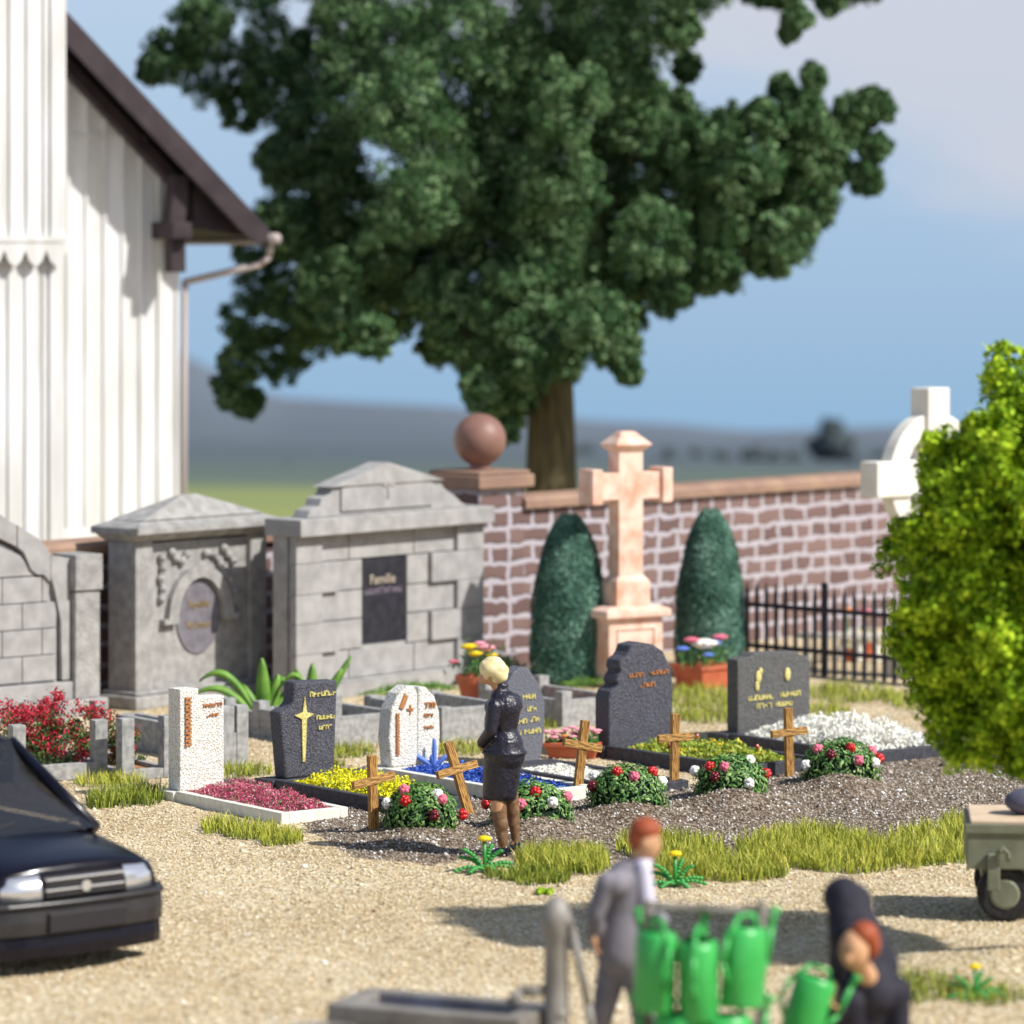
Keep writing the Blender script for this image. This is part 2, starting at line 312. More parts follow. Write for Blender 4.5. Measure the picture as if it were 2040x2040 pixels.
def groundmat():
    m, t, b = nt('gravel_soil_meadow'); L = t.links.new; N = t.nodes.new
    tc = N('ShaderNodeTexCoord'); ob = tc.outputs['Object']
    def ns(s, d=4):
        n = N('ShaderNodeTexNoise'); n.inputs['Scale'].default_value = s; n.inputs['Detail'].default_value = d; L(ob, n.inputs['Vector']); return n
    v = N('ShaderNodeTexVoronoi'); v.inputs['Scale'].default_value = 30; L(ob, v.inputs['Vector'])
    sp = N('ShaderNodeSeparateColor'); L(v.outputs['Color'], sp.inputs[0])
    rg = ramp(t, [(0,(.34,.25,.15)),(.35,(.58,.46,.28)),(.75,(.72,.60,.39)),(1,(.82,.76,.62))]); L(sp.outputs[0], rg.inputs[0])
    rs = ramp(t, [(0,(.06,.042,.028)),(.5,(.18,.13,.09)),(.9,(.32,.25,.18)),(1,(.48,.43,.36))]); L(sp.outputs[1], rs.inputs[0])
    big = ns(.55, 3); rb = ramp(t, [(.35,(.82,.78,.72)),(.65,(1,1,1))]); L(big.outputs[0], rb.inputs[0])
    mu = N('ShaderNodeMix'); mu.data_type = 'RGBA'; mu.blend_type = 'MULTIPLY'; mu.inputs[0].default_value = 1; L(rg.outputs[0], mu.inputs[6]); L(rb.outputs[0], mu.inputs[7])
    at = N('ShaderNodeAttribute'); at.attribute_name = 'soil'; n3 = ns(5, 5)
    ad = N('ShaderNodeMath'); ad.operation = 'ADD'; L(at.outputs['Fac'], ad.inputs[0]); L(n3.outputs[0], ad.inputs[1])
    rr = ramp(t, [(.88,(0,0,0)),(1.0,(1,1,1))]); mm = N('ShaderNodeMath'); mm.operation = 'MULTIPLY'; mm.inputs[1].default_value = .95; L(ad.outputs[0], mm.inputs[0]); L(mm.outputs[0], rr.inputs[0])
    mx = N('ShaderNodeMix'); mx.data_type = 'RGBA'; L(rr.outputs[0], mx.inputs[0]); L(mu.outputs[2], mx.inputs[6]); L(rs.outputs[0], mx.inputs[7])
    # meadow and wooded ridge by distance along the terrain, far haze painted in as blue-grey
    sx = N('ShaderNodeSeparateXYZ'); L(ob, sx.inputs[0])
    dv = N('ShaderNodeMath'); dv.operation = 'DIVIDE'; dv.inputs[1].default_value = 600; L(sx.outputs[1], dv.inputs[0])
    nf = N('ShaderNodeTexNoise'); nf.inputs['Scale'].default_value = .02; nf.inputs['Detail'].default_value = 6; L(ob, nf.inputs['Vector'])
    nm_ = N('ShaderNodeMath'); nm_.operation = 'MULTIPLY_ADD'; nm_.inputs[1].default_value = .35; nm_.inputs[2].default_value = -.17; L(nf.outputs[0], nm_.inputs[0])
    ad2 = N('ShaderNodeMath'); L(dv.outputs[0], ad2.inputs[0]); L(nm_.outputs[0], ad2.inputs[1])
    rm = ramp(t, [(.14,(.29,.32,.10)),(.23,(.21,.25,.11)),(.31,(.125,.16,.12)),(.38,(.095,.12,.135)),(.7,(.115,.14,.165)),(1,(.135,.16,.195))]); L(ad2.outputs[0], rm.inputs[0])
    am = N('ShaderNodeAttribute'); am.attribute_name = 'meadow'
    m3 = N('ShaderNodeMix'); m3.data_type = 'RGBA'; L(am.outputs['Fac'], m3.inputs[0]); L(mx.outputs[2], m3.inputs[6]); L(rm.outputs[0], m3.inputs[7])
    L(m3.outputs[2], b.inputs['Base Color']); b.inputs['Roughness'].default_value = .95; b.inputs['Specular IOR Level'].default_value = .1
    n4 = ns(75, 3); ma = N('ShaderNodeMath'); L(v.outputs['Distance'], ma.inputs[0]); L(n4.outputs[0], ma.inputs[1])
    bu = N('ShaderNodeBump'); bu.inputs['Strength'].default_value = .9; bu.inputs['Distance'].default_value = .014; L(ma.outputs[0], bu.inputs['Height']); L(bu.outputs[0], b.inputs['Normal'])
    return m
og.data.materials.clear(); og.data.materials.append(groundmat()); tag(og, kind='structure')

def stones(name, pts, size, mat, tint, flat=.6):
    n = len(pts); base = np.array([[1,0,0],[0,1,0],[-1,0,0],[0,-1,0],[0,0,1],[0,0,-1]], float)
    fo = np.array([[0,1,4],[1,2,4],[2,3,4],[3,0,4],[1,0,5],[2,1,5],[3,2,5],[0,3,5]])
    V = base[None]*rng.uniform(.6,1.25,(n,6,1)); V += rng.normal(size=(n,6,3))*.16
    th = rng.uniform(0, 2*np.pi, n); c, s = np.cos(th), np.sin(th)
    x = V[:,:,0]*c[:,None]-V[:,:,1]*s[:,None]; y = V[:,:,0]*s[:,None]+V[:,:,1]*c[:,None]
    V = np.stack([x, y*rng.uniform(.6,1,(n,1)), V[:,:,2]*flat], -1)*size[:,None,None]+pts[:,None,:]
    Fa = (fo[None]+(np.arange(n)*6)[:,None,None]).reshape(-1,3)
    return fast(name, V.reshape(-1,3), Fa, mat, np.repeat(tint, 6))
def sample_view(n, y0, y1, m=.3):
    out = []
    while len(out) < n:
        y = rnd.uniform(y0, y1); x = rnd.uniform(-1, 1)*(1020*y/F+m); out.append((x, y))
    return out
gp, sp_ = [], []
for x, y in sample_view(74000, 27, 46):
    s = soil(x, y); k = s+mnoise.noise(Vector((x*5, y*5, 0)))*.35
    (sp_ if k > .5 else gp).append((x, y, Hg(x, y)+.002))
gp = np.array(gp); sp_ = np.array(sp_)
st = stones('gravel_pebbles', gp, np.where(rng.random(len(gp)) < .012, rng.uniform(.025,.042,len(gp)), rng.uniform(.007,.019,len(gp))), 'gravel_p', rng.beta(2.2,2.2,len(gp)))
tag(st, 'loose tan gravel stones scattered over the churchyard path', 'gravel', kind='stuff')
extra = np.array([(x, y, Hg(x, y)+.002) for x, y in sample_view(26000, 35.2, 41) if soil(x, y) > .4])
sp_ = np.concatenate([sp_, extra])
st = stones('soil_crumbs', sp_, np.where(rng.random(len(sp_)) < .006, rng.uniform(.025,.045,len(sp_)), rng.uniform(.007,.019,len(sp_))), 'soil_p', np.where(rng.random(len(sp_)) < .045, 1., rng.beta(1.8,2.6,len(sp_))), .8)
tag(st, 'dark brown crumbly earth heaped round the fresh graves', 'soil', kind='stuff')
# ---------------------------------------------------------------- grass
def grasspatch(label, ells, h, dens, w=.0045, t0=.3, t1=.95, lean=.6):
    B = []
    for (px, py, rx, ry) in ells:
        c = G(px, py); ax = rx*c.y/F; D2 = F*HC/(py-ry-YH); D1 = F*HC/(py+ry-YH); ay = (D2-D1)/2
        n = int(dens*.62*math.pi*ax*ay)
        for _ in range(n):
            r = math.sqrt(rnd.random()); th = rnd.uniform(0, 6.283)
            r *= 1+.25*mnoise.noise(Vector((math.cos(th)*1.7+px, math.sin(th)*1.7, 0)))
            x = c.x+ax*r*math.cos(th); y = c.y+ay*r*math.sin(th); B.append((x, y, Hg(x, y)))
    B = np.array(B); V, Fa = blades(B, h*1.3, w*1.1, lean)
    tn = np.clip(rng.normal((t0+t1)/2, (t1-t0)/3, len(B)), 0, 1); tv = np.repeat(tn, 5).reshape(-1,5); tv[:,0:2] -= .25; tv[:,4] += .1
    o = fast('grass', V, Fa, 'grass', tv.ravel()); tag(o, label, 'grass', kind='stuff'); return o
grasspatch('strip of yellow-green grass in front of the white-stone grave', [(440,1653,42,10),(500,1662,55,12),(560,1675,45,11)], .10, 3300)
grasspatch('dark green grass tuft left of the tall white headstone', [(230,1598,55,12),(290,1592,38,14),(200,1606,30,8)], .12, 2600, t0=.05, t1=.6)
grasspatch('pale grass strip behind the car bonnet', [(200,1560,60,10),(250,1562,40,8)], .10, 1500, t0=.4)
grasspatch('bright grass tuft at the heels of the woman in black', [(1080,1722,58,18),(1130,1722,66,22),(1172,1724,45,20)], .125, 3300)
grasspatch('low olive grass tuft behind the bright green moss', [(1010,1748,45,8),(1060,1750,55,14),(1110,1752,28,10)], .075, 3600, t0=.05, t1=.6)
grasspatch('grass patch around the middle dandelion', [(1350,1700,90,28),(1290,1690,60,22),(1430,1735,110,22),(1500,1742,70,14),(1360,1745,50,14)], .115, 2600, t0=.2)
grasspatch('large bright grass patch right of the middle dandelion', [(1620,1690,110,32),(1540,1700,70,24),(1720,1700,90,26),(1690,1728,90,12),(1600,1720,60,14)], .12, 2600)
grasspatch('grass patch left of the olive trailer', [(1860,1690,90,32),(1940,1660,70,24),(1800,1712,60,16)], .12, 2600)
grasspatch('blurred grass under the nearest dandelion', [(1850,1965,80,22),(1960,1985,90,20),(1800,1990,70,14)], .08, 1500, t0=.1, t1=.7)
grasspatch('grass tufts between the headstones', [(480,1540,70,12),(690,1500,60,12),(905,1495,70,12),(1060,1450,50,10),(650,1530,40,8)], .09, 1300, t0=.15, t1=.8)
grasspatch('grass verge below the long red planter', [(1400,1395,120,22),(1420,1430,110,14),(1690,1385,90,18),(1640,1420,60,12),(1830,1400,80,16)], .10, 900, t0=.2, t1=.8)
# ================================================================= FAMILY TOMBS
def letters(n, W, h, depth=.006, x0=0, z0=0, seed=0, y=0.):
    """row of small worn raised letter strokes, not legible"""
    q = random.Random(seed); b = MB(); w = W/n
    for k in range(n):
        cx = x0+w*(k+.5); hw = w*.34
        for sx in (-1, 1):
            if q.random() < .85: b.box(cx+sx*hw-w*.12, cx+sx*hw+w*.12, y-depth, y+.002, z0, z0+h*q.uniform(.7,1))
        zz = z0+q.choice((0,.42,.8))*h; b.box(cx-hw, cx+hw, y-depth*.9, y+.002, zz, zz+h*.22)
    return b
def text_mesh(s, size, ext):
    cu = bpy.data.curves.new('t', 'FONT'); cu.body = s; cu.size = size; cu.extrude = ext; cu.align_x = 'CENTER'
    o = bpy.data.objects.new('t', cu); col.objects.link(o); bpy.context.view_layer.update()
    me = bpy.data.meshes.new_from_object(o.evaluated_get(bpy.context.evaluated_depsgraph_get()))
    bpy.data.objects.remove(o); return me
def put_text(s, size, x, y, z, mat, parent, name='lettering'):
    me = text_mesh(s, size, .006); me.materials.clear(); me.materials.append(M[mat])
    o = bpy.data.objects.new(name, me); col.objects.link(o); o.parent = parent; o.location = (x, y, z); o.rotation_euler = (R(90),0,0); return o
def tomb_slab():
    t = thing('family_tomb', G(583,1400), 50, 'grey block-built family tomb with stepped pediment and dark slab', 'tomb')
    W = 3.39; zs = [.2,.55,.91,1.257,1.62,1.945]; b = MB()
    b.box(0, W, .03, .32, .05, 1.945)
    g = .008
    def blk(x0, x1, z0, z1, y=0.): b.box(x0+g, x1-g, y, .1, z0+g, z1-g)
    for r in range(5):
        z0, z1 = zs[r], zs[r+1]; wide = r in (1,3); ll = .75 if wide else .45; rr = 2.42 if wide else 2.9
        b.box(.0, ll, -.06, .1, z0+.003, z1-.003); b.box(rr, W, -.06, .1, z0+.003, z1-.003)
        if r in (0, 4):
            for a_, c_ in ((ll, .98), (.98, 2.15), (2.15, rr)): blk(a_, c_, z0, z1)
        else:
            blk(ll, 1.22, z0, z1); blk(2.02, rr, z0, z1)
    b.build('wall', 'tomb', t, .006)
    MB().box(-.08, W+.08, -.14, .38, 0, .17).box(-.04, W+.04, -.10, .35, .17, .2).build('plinth', 'tomb', t, .01)
    MB().box(-.06, W+.06, -.19, .40, 1.948, 2.15).build('cornice', 'tomb', t, .01)
    pr = [(.25,2.152),(3.2,2.152),(3.05,2.2),(2.9,2.30),(2.74,2.38),(2.6,2.5),(1.65,2.71),(.7,2.5),(.66,2.42),(.5,2.37),(.46,2.28),(.3,2.24)]
    p = MB().prism(pr, .0, .24)
    p.prism([(.62,2.50),(2.68,2.50),(1.65,2.755),], -.05, .28)
    pd = p.build('pediment', 'tomb', t, .008)
    q = MB().prism([(.82,2.47),(1.65,2.66),(2.48,2.47),(2.48,2.2),(.82,2.2)][::-1], -.03, .0); q.build('pediment_panel', 'tomb', t, .01)
    MB().box(1.63,1.67,-.045,-.02,2.33,2.58).box(1.55,1.75,-.045,-.02,2.47,2.505).build('small_cross', 'tomb_rough', t)
    s = MB().box(1.22, 2.02, .022, .06, .59, 1.62).build('name_slab', 'slab', t)
    put_text('Familie', .165, 1.60, .019, 1.30, 'letter', s)
    letters(11, .68, .075, .006, 1.27, 1.18, 4, .022).build('worn_inscription', pm('dull_violet_letter', (.16,.13,.17)), s)
    return t
tomb_slab()
def tomb_hip():
    t = thing('family_tomb', G(262,1412), 50, 'rough grey family tomb with pyramid roof and oval plaque', 'tomb')
    W = 2.2
    b = MB().box(.02, W-.02, .0, .32, .1, 1.9)
    b.build('wall', 'tomb_rough', t, .01)
    for x0 in (0, W-.28): MB().box(x0, x0+.28, -.07, .39, .16, 1.93).build('pilaster', 'tomb_rough', t, .015)
    MB().box(-.12, W+.12, -.2, .5, 0, .15).box(-.06, W+.06, -.13, .44, .15, .2).build('plinth', 'tomb_rough', t, .02)
    r = MB().frus((-.02,W+.02,-.08,.42),(-.1,W+.1,-.2,.52),1.93,2.02).box(-.13,W+.13,-.24,.55,2.02,2.10)
    r.frus((-.12,W+.12,-.23,.54),(.1,W-.1,-.06,.40),2.10,2.17).frus((.08,W-.08,-.10,.44),(.98,1.22,.14,.2),2.172,2.43)
    r.build('roof', 'tomb_rough', t, .012)
    # oval plaque under an arched moulding
    cx, cz = 1.08, 1.0
    pts = [(cx+.36*math.cos(a), cz+.44*math.sin(a)) for a in np.linspace(0, 2*math.pi, 41)[:-1]]
    s = MB().prism(pts, -.02, .02).build('oval_plaque', 'plaque', t)
    put_text('Familie', .13, cx, -.026, 1.10, 'letter_gold', s); put_text('Krämer', .13, cx, -.026, .86, 'letter_gold', s)
    a = MB()
    for k in range(16):
        t0 = math.pi*k/16; t1 = math.pi*(k+1)/16
        q = [(cx+rx*math.cos(tt), cz+rz*math.sin(tt)) for tt, rx, rz in ((t0,.38,.46),(t0,.54,.60),(t1,.54,.60),(t1,.38,.46))]
        a.prism(q, -.085, .0)
    a.box(cx-.62, cx-.38, -.09, 0, cz-.06, cz+.0).box(cx+.38, cx+.62, -.09, 0, cz-.06, cz+.0)
    a.build('arched_moulding', 'tomb_rough', t)
    for sx, pl in ((-1, [(.62,1.72),(.60,1.60),(.63,1.48),(.60,1.36),(.62,1.24)]), (-1, [(.45,1.78),(.38,1.70),(.28,1.66),(.2,1.74)]),
                   (1, [(.12,1.74),(.25,1.72),(.36,1.60),(.42,1.48),(.52,1.40),(.58,1.26),(.60,1.16)]), (1, [(.42,1.78),(.5,1.70),(.58,1.62)])):
        g = MB()
        for (dx, z), (dx2, z2) in zip(pl, pl[1:]):
            g.tube((cx+sx*dx, -.02, z), (cx+sx*dx2, -.02, z2), .035, .035, 8)
        for dx, z in pl: g.ball((cx+sx*dx, -.03, z), (.055,.05,.05), 10, 6)
        g.build('garland', 'tomb_rough', t, smooth=True)
tomb_hip()
def tomb_arch():
    C = G(-60,1445); a = 41; d = Vector((math.cos(R(a)), math.sin(R(a)), 0)); W = 3.4
    t = thing('family_tomb', C-d*W/2, a, 'grey family tomb with curved arch top, cut by the left picture edge', 'tomb')
    half_out = [(0,2.42),(.3,2.40),(.52,2.26),(.72,2.16),(.95,2.02),(1.08,1.86),(1.32,1.80)]
    half_in = [(0,2.12),(.3,2.10),(.52,2.00),(.70,1.92),(.80,1.70),(.90,1.62),(1.02,1.62),(1.12,1.45),(1.20,1.10),(1.22,.42)]
    c = W/2
    top = [(c-x, z) for x, z in half_out[::-1]]+[(c+x, z) for x, z in half_out[1:]]
    b = MB()
    inn = [(c-x, z) for x, z in half_in[::-1]]+[(c+x, z) for x, z in half_in[1:]]
    # frame of stones between inner and outer curve
    def interp(h, x): return float(np.interp(x, [p[0] for p in h], [p[1] for p in h]))
    for sx in (-1, 1):
        edges = [0,.28,.62,1.08]
        for e0, e1 in zip(edges, edges[1:]):
            xsq = np.linspace(e0+.006, e1-.006, 6)
            up = [(c+sx*x, interp(half_out, x)) for x in xsq]; lo_ = [(c+sx*x, interp(half_in, x)+.012) for x in xsq]
            q = up+lo_[::-1]
            q = q[::-1] if sx == 1 else q
            b.prism(q, -.02, .25)
        lo_ = [(c+sx*x, z) for x, z in half_in if x >= 1.0]; q = [(c+sx*1.08, 1.85), (c+sx*1.34, 1.80), (c+sx*1.34,.42)]+[(c+sx*1.235,.42),(c+sx*1.215,1.1),(c+sx*1.13,1.46),(c+sx*1.08,1.60)]
        b.prism(q if sx == -1 else q[::-1], -.02, .25)
    b.build('arch_stones', 'tomb', t, .004)
    w = MB(); zr = [.42,.72,1.02,1.32,1.62,2.1]
    w.box(c-1.2, c+1.2, .05, .25, .3, 1.6)
    w.prism([(c-.92,1.6),(c+.92,1.6),(c+.7,1.88),(c+.3,2.08),(c-.3,2.08),(c-.7,1.88)], .05, .25)
    for k in range(4):
        off = 0 if k % 2 else .27; z0, z1 = zr[k], zr[k+1]
        hwid = interp([(z, x) for x, z in half_in[::-1]], (z0+z1)/2)-.03 if k > 2 else 1.18
        x = -1.18-off+.0
        while x < hwid:
            xa = max(x, -hwid); xb = min(x+.54, hwid)
            if xb-xa > .05: w.box(c+xa+.006, c+xb-.006, .012, .1, z0+.006, z1-.006)
            x += .54
    w.prism([(c-.9,1.63),(c+.9,1.63),(c+.68,1.86),(c+.3,2.03),(c-.3,2.03),(c-.68,1.86)], .012, .1)
    w.build('block_panel', 'tomb', t, .004)
    for sx in (0, 1):
        x0 = 0 if sx == 0 else W-.34
        MB().box(x0, x0+.34, -.10, .32, .2, 1.42).box(x0-.02, x0+.36, -.13, .34, 1.43, 1.84).build('pier', 'tomb_rough', t, .012)
    MB().box(-.06, W+.06, -.18, .4, 0, .2).box(.3, W-.3, -.06, .3, .2, .40).build('plinth', 'tomb', t, .012)
tomb_arch()
# ================================================================= WALLS
A = 47; dA = Vector((math.cos(R(A)), math.sin(R(A)), 0)); nA = Vector((math.sin(R(A)), -math.cos(R(A)), 0))
pc = P(955,1340,50.5); pc.z = 0
t = thing('gate_pillar', pc, 45, 'square quarry-stone pillar topped by a big brown stone ball', 'pillar')
MB().box(0, .80, 0, .80, -.05, 2.3).build('shaft', 'brick', t, .01)
MB().box(-.10,.90,-.10,.90,2.3,2.47).box(-.06,.86,-.06,.86,2.47,2.52).build('cap_stone', 'cap', t, .03, seg=3)
MB().lathe([(.17,2.52),(.13,2.56),(.14,2.60)], 24, (.4,.4,0)).ball((.4,.4,2.90), (.335,.335,.335), 40, 24).build('stone_ball', 'ball', t, smooth=True)
t = thing('boundary_wall', pc+dA*.62+Vector((.12,.12,0)), A, 'quarry-stone wall with rounded brown coping right of the ball pillar', 'wall')
MB().box(0, 11, 0, .35, -.1, 2.02).build('masonry', 'brick', t)
def coping(x0, x1, z, w):
    b = MB(); prof = [(-w,z),(-w,z+.10),(-w+.05,z+.16),(.0,z+.19),(w-.05,z+.16),(w,z+.10),(w,z)]
    n = len(prof); vs = [(x0,.175+y,zz) for y,zz in prof]+[(x1,.175+y,zz) for y,zz in prof]
    return b.add(vs, [tuple(range(n)), tuple(range(2*n-1,n-1,-1))]+[(i,i+n,(i+1)%n+n,(i+1)%n) for i in range(n)])
coping(-.02, 11, 2.02, .26).build('coping', 'cap', t, .012)
lp = pc-dA*9.6+Vector((-.45,.95,0))
t = thing('boundary_wall', lp, A, 'lower quarry-stone wall behind the grey family tombs', 'wall')
MB().box(0, 10.1, 0, .35, -.1, 1.74).build('masonry', 'brick', t)
coping(0, 10.1, 1.74, .26).build('coping', 'cap', t, .012)
# ================================================================= PINK SANDSTONE CROSS
cb = G(1213,1372)
t = thing('memorial_cross', cb, 33, 'tall pink sandstone cross on a panelled pedestal between two cypresses', 'cross')
w, d = .80, .44
MB().box(0,w,0,d,0,.84).build('pedestal', 'sand', t, .015)
MB().box(.12,.14,-.02,0,.12,.72).box(.66,.68,-.02,0,.12,.72).box(.14,.66,-.02,0,.70,.72).box(.14,.66,-.02,0,.12,.14).build('panel_moulding', 'sand', t, .004)
MB().box(-.08,w+.08,-.08,d+.08,.842,.93).frus((-.08,w+.08,-.08,d+.08),(.05,w-.05,.04,d-.04),.93,.98).build('pedestal_slab', 'sand', t, .02)
s = MB(); cx, cy = .40, .22
s.box(cx-.25,cx+.25,cy-.17,cy+.17,.975,1.27).frus((cx-.25,cx+.25,cy-.17,cy+.17),(cx-.19,cx+.19,cy-.12,cy+.12),1.27,1.34)
s.box(cx-.18,cx+.18,cy-.115,cy+.115,1.3,2.88)
s.box(cx-.52,cx+.52,cy-.112,cy+.112,2.27,2.60)
for sx in (-1,1): s.box(cx+sx*.52-.075,cx+sx*.52+.075,cy-.16,cy+.16,2.22,2.65)
s.frus((cx-.19,cx+.19,cy-.12,cy+.12),(cx-.27,cx+.27,cy-.2,cy+.2),2.86,2.94).frus((cx-.27,cx+.27,cy-.2,cy+.2),(cx-.16,cx+.16,cy-.11,cy+.11),2.94,3.04).frus((cx-.16,cx+.16,cy-.11,cy+.11),(cx-.1,cx+.1,cy-.06,cy+.06),3.04,3.1)
s.build('cross_shaft', 'sand', t, .014)
# ================================================================= CELTIC CROSS
cc = P(1853,500,50); cc.z = 0
t = thing('celtic_cross', cc, 40, 'tall ivory ringed cross half hidden by the lime-green tree', 'cross')
zc = 2.49; s = MB()
s.box(-.19,.19,-.16,.16,.3,3.6).box(-1.08,1.08,-.155,.155,zc-.22,zc+.22)
n = 48; vs = []; fs = []
for k in range(n):
    th = 2*math.pi*k/n
    for r, y in ((.80,-.10),(.80,.10),(.52,.10),(.52,-.10)): vs.append((r*math.cos(th), y, zc+r*math.sin(th)))
for k in range(n):
    for j in range(4): fs.append((4*k+j, 4*k+(j+1)%4, 4*((k+1)%n)+(j+1)%4, 4*((k+1)%n)+j))
s.add(vs, fs); s.build('ringed_cross', 'ivory', t, .02, seg=3)
MB().box(-.45,.45,-.35,.35,0,.28).frus((-.45,.45,-.35,.35),(-.25,.25,-.2,.2),.28,.4).build('base', 'ivory', t, .02)
# ================================================================= IRON FENCE
f0 = G(1470,1330); f1 = G(1905,1372); L_ = (f1-f0).length
t = thing('iron_fence', f0, math.degrees(math.atan2(f1.y-f0.y, f1.x-f0.x)), 'low black iron railing with pointed bars near the wall', 'fence')
n = int(L_/.155)
for k in range(n+1):
    x = k*L_/n; b = MB(); post = k % 10 == 9 or k == 0
    r = .045 if post else .027; b.tube((x,0,0),(x,0,1.08 if post else 1.0), r, r, 8)
    if post: b.ball((x,0,1.12), (.05,.05,.05), 10, 6)
    else: b.tube((x,0,1.0),(x,0,1.13), .024, .002, 8)
    b.build('post' if post else 'bar', 'iron', t)
for z in (.30,.82): MB().box(0, L_, -.02, .02, z-.028, z+.028).build('rail', 'iron', t)
# white low balustrade and flower pots behind the fence
bl = G(1590,1318); br_ = G(1905,1322)
t = thing('grave_balustrade', bl, math.degrees(math.atan2(br_.y-bl.y, br_.x-bl.x)), 'white stone balustrade round the grave behind the iron railing', 'balustrade')
Lb = (br_-bl).length
MB().box(0, Lb, -.06, .06, .30, .38).build('top_rail', 'ivory', t, .01)
for k in range(9): MB().lathe([(.05,0),(.055,.04),(.03,.08),(.052,.18),(.03,.27),(.05,.31)], 12, (Lb*(k+.5)/9, 0, 0)).build('baluster', 'ivory', t, smooth=True)
def flower_head(b, c, r, n=9, tilt=0):
    b.ball(c, (r,r,r*.45), 12, 6)
    for k in range(n):
        th = 2*math.pi*k/n; b.ball((c[0]+r*.8*math.cos(th), c[1]+r*.8*math.sin(th), c[2]+r*.05), (r*.42,r*.42,r*.22), 8, 5)
def round_pot(loc, rt, rb_, h, label, flowers, fol=.12, group=None, dens=220):
    t = thing('flower_pot', loc, 0, label, 'flower pot', group)
    MB().lathe([(rb_,0),(rb_*1.02,.01),(rt*.93,h*.8),(rt*1.04,h*.82),(rt*1.06,h),(rt*.9,h),(rt*.88,h*.9)], 32).build('pot', 'terra', t, smooth=False)
    C = rng.normal(size=(dens,3))*np.array([rt*.5,rt*.5,fol*.5])+np.array([0,0,h+fol*.4]); C[:,2] = np.maximum(C[:,2], h*.9)
    V, Fa = leaves(C, unit(dens), rng.uniform(.02,.05,dens), .4); fast('foliage', V, Fa, 'bleaf', np.repeat(rng.random(dens)*.8, 4), t)
    for (x, y, z, r, m) in flowers:
        MB().tube((x*.3,y*.3,h*.9),(x,y,z), .008).build('stem', 'dgreen', t)
        b = MB(); flower_head(b, (x,y,z), r); b.build('flower', m, t, smooth=True)
    return t
g = G(952,1418)
round_pot(g, .25, .15, .42, 'round terracotta pot of pink and yellow flowers behind the woman', [(-.28,-.02,.58,.055,'pink_f'),(-.1,.0,.75,.085,'yel'),(-.03,-.1,.68,.075,'yel'),(.10,0,.74,.085,'lpink'),(.16,-.08,.66,.06,'yel'),(.02,.08,.78,.06,'lpink')], .25)
g = G(1722,1312)
round_pot(g, .13, .09, .2, 'small orange pot with a magenta bloom behind the iron railing', [(.0,0,.62,.07,'pink_f')], .3, dens=80)
g = G(1708,1318); g.x -= .12
round_pot(g, .10, .07, .16, 'small pot with a tall orange flower behind the iron railing', [(0,0,.66,.075,'orange_f')], .2, dens=40)
def trough(loc, a, Wd, De, h, label, flowers, dens, fol, droop=False):
    t = thing('planter_box', loc, a, label, 'planter')
    MB().frus((.04,Wd-.04,.03,De-.03),(0,Wd,0,De),0,h-.05).box(-.02,Wd+.02,-.02,De+.02,h-.05,h).build('box', 'terra', t, .01)
    C = np.stack([rng.uniform(0,Wd,dens), rng.uniform(0,De,dens), h+np.abs(rng.normal(size=dens))*fol], 1)
    V, Fa = leaves(C, unit(dens), rng.uniform(.02,.04,dens), .4); fast('foliage', V, Fa, 'bleaf', np.repeat(rng.random(dens)*.8, 4), t)
    for (x, y, z, r, m) in flowers:
        MB().tube((x,y,h-.02),(x,y,z), .007).build('stem', 'dgreen', t)
        b = MB(); flower_head(b, (x,y,z), r); b.build('flower', m, t, smooth=True)
t_ = trough(G(1398,1374), 38, .62, .55, .27, 'long terracotta planter of pink, white and blue flowers below the right cypress',
      [(-.22,.1,.50,.07,'blue_f'),(-.08,.1,.60,.08,'pink_f'),(.08,.05,.55,.14,'white_f'),(.06,-.05,.42,.06,'blue_f'),(.28,.1,.54,.08,'blue_f'),(.42,.15,.60,.085,'pink_f')], 260, .12)
t_ = trough(G(1085,1512), -13, .55, .20, .17, 'terracotta box of drooping pink flowers beside the pointed headstone',
      [(rnd.uniform(0,.55), rnd.uniform(0,.2), rnd.uniform(.2,.33), .04, 'lpink') for _ in range(26)]+[(.2,.05,.24,.03,'orange_f')], 120, .04)
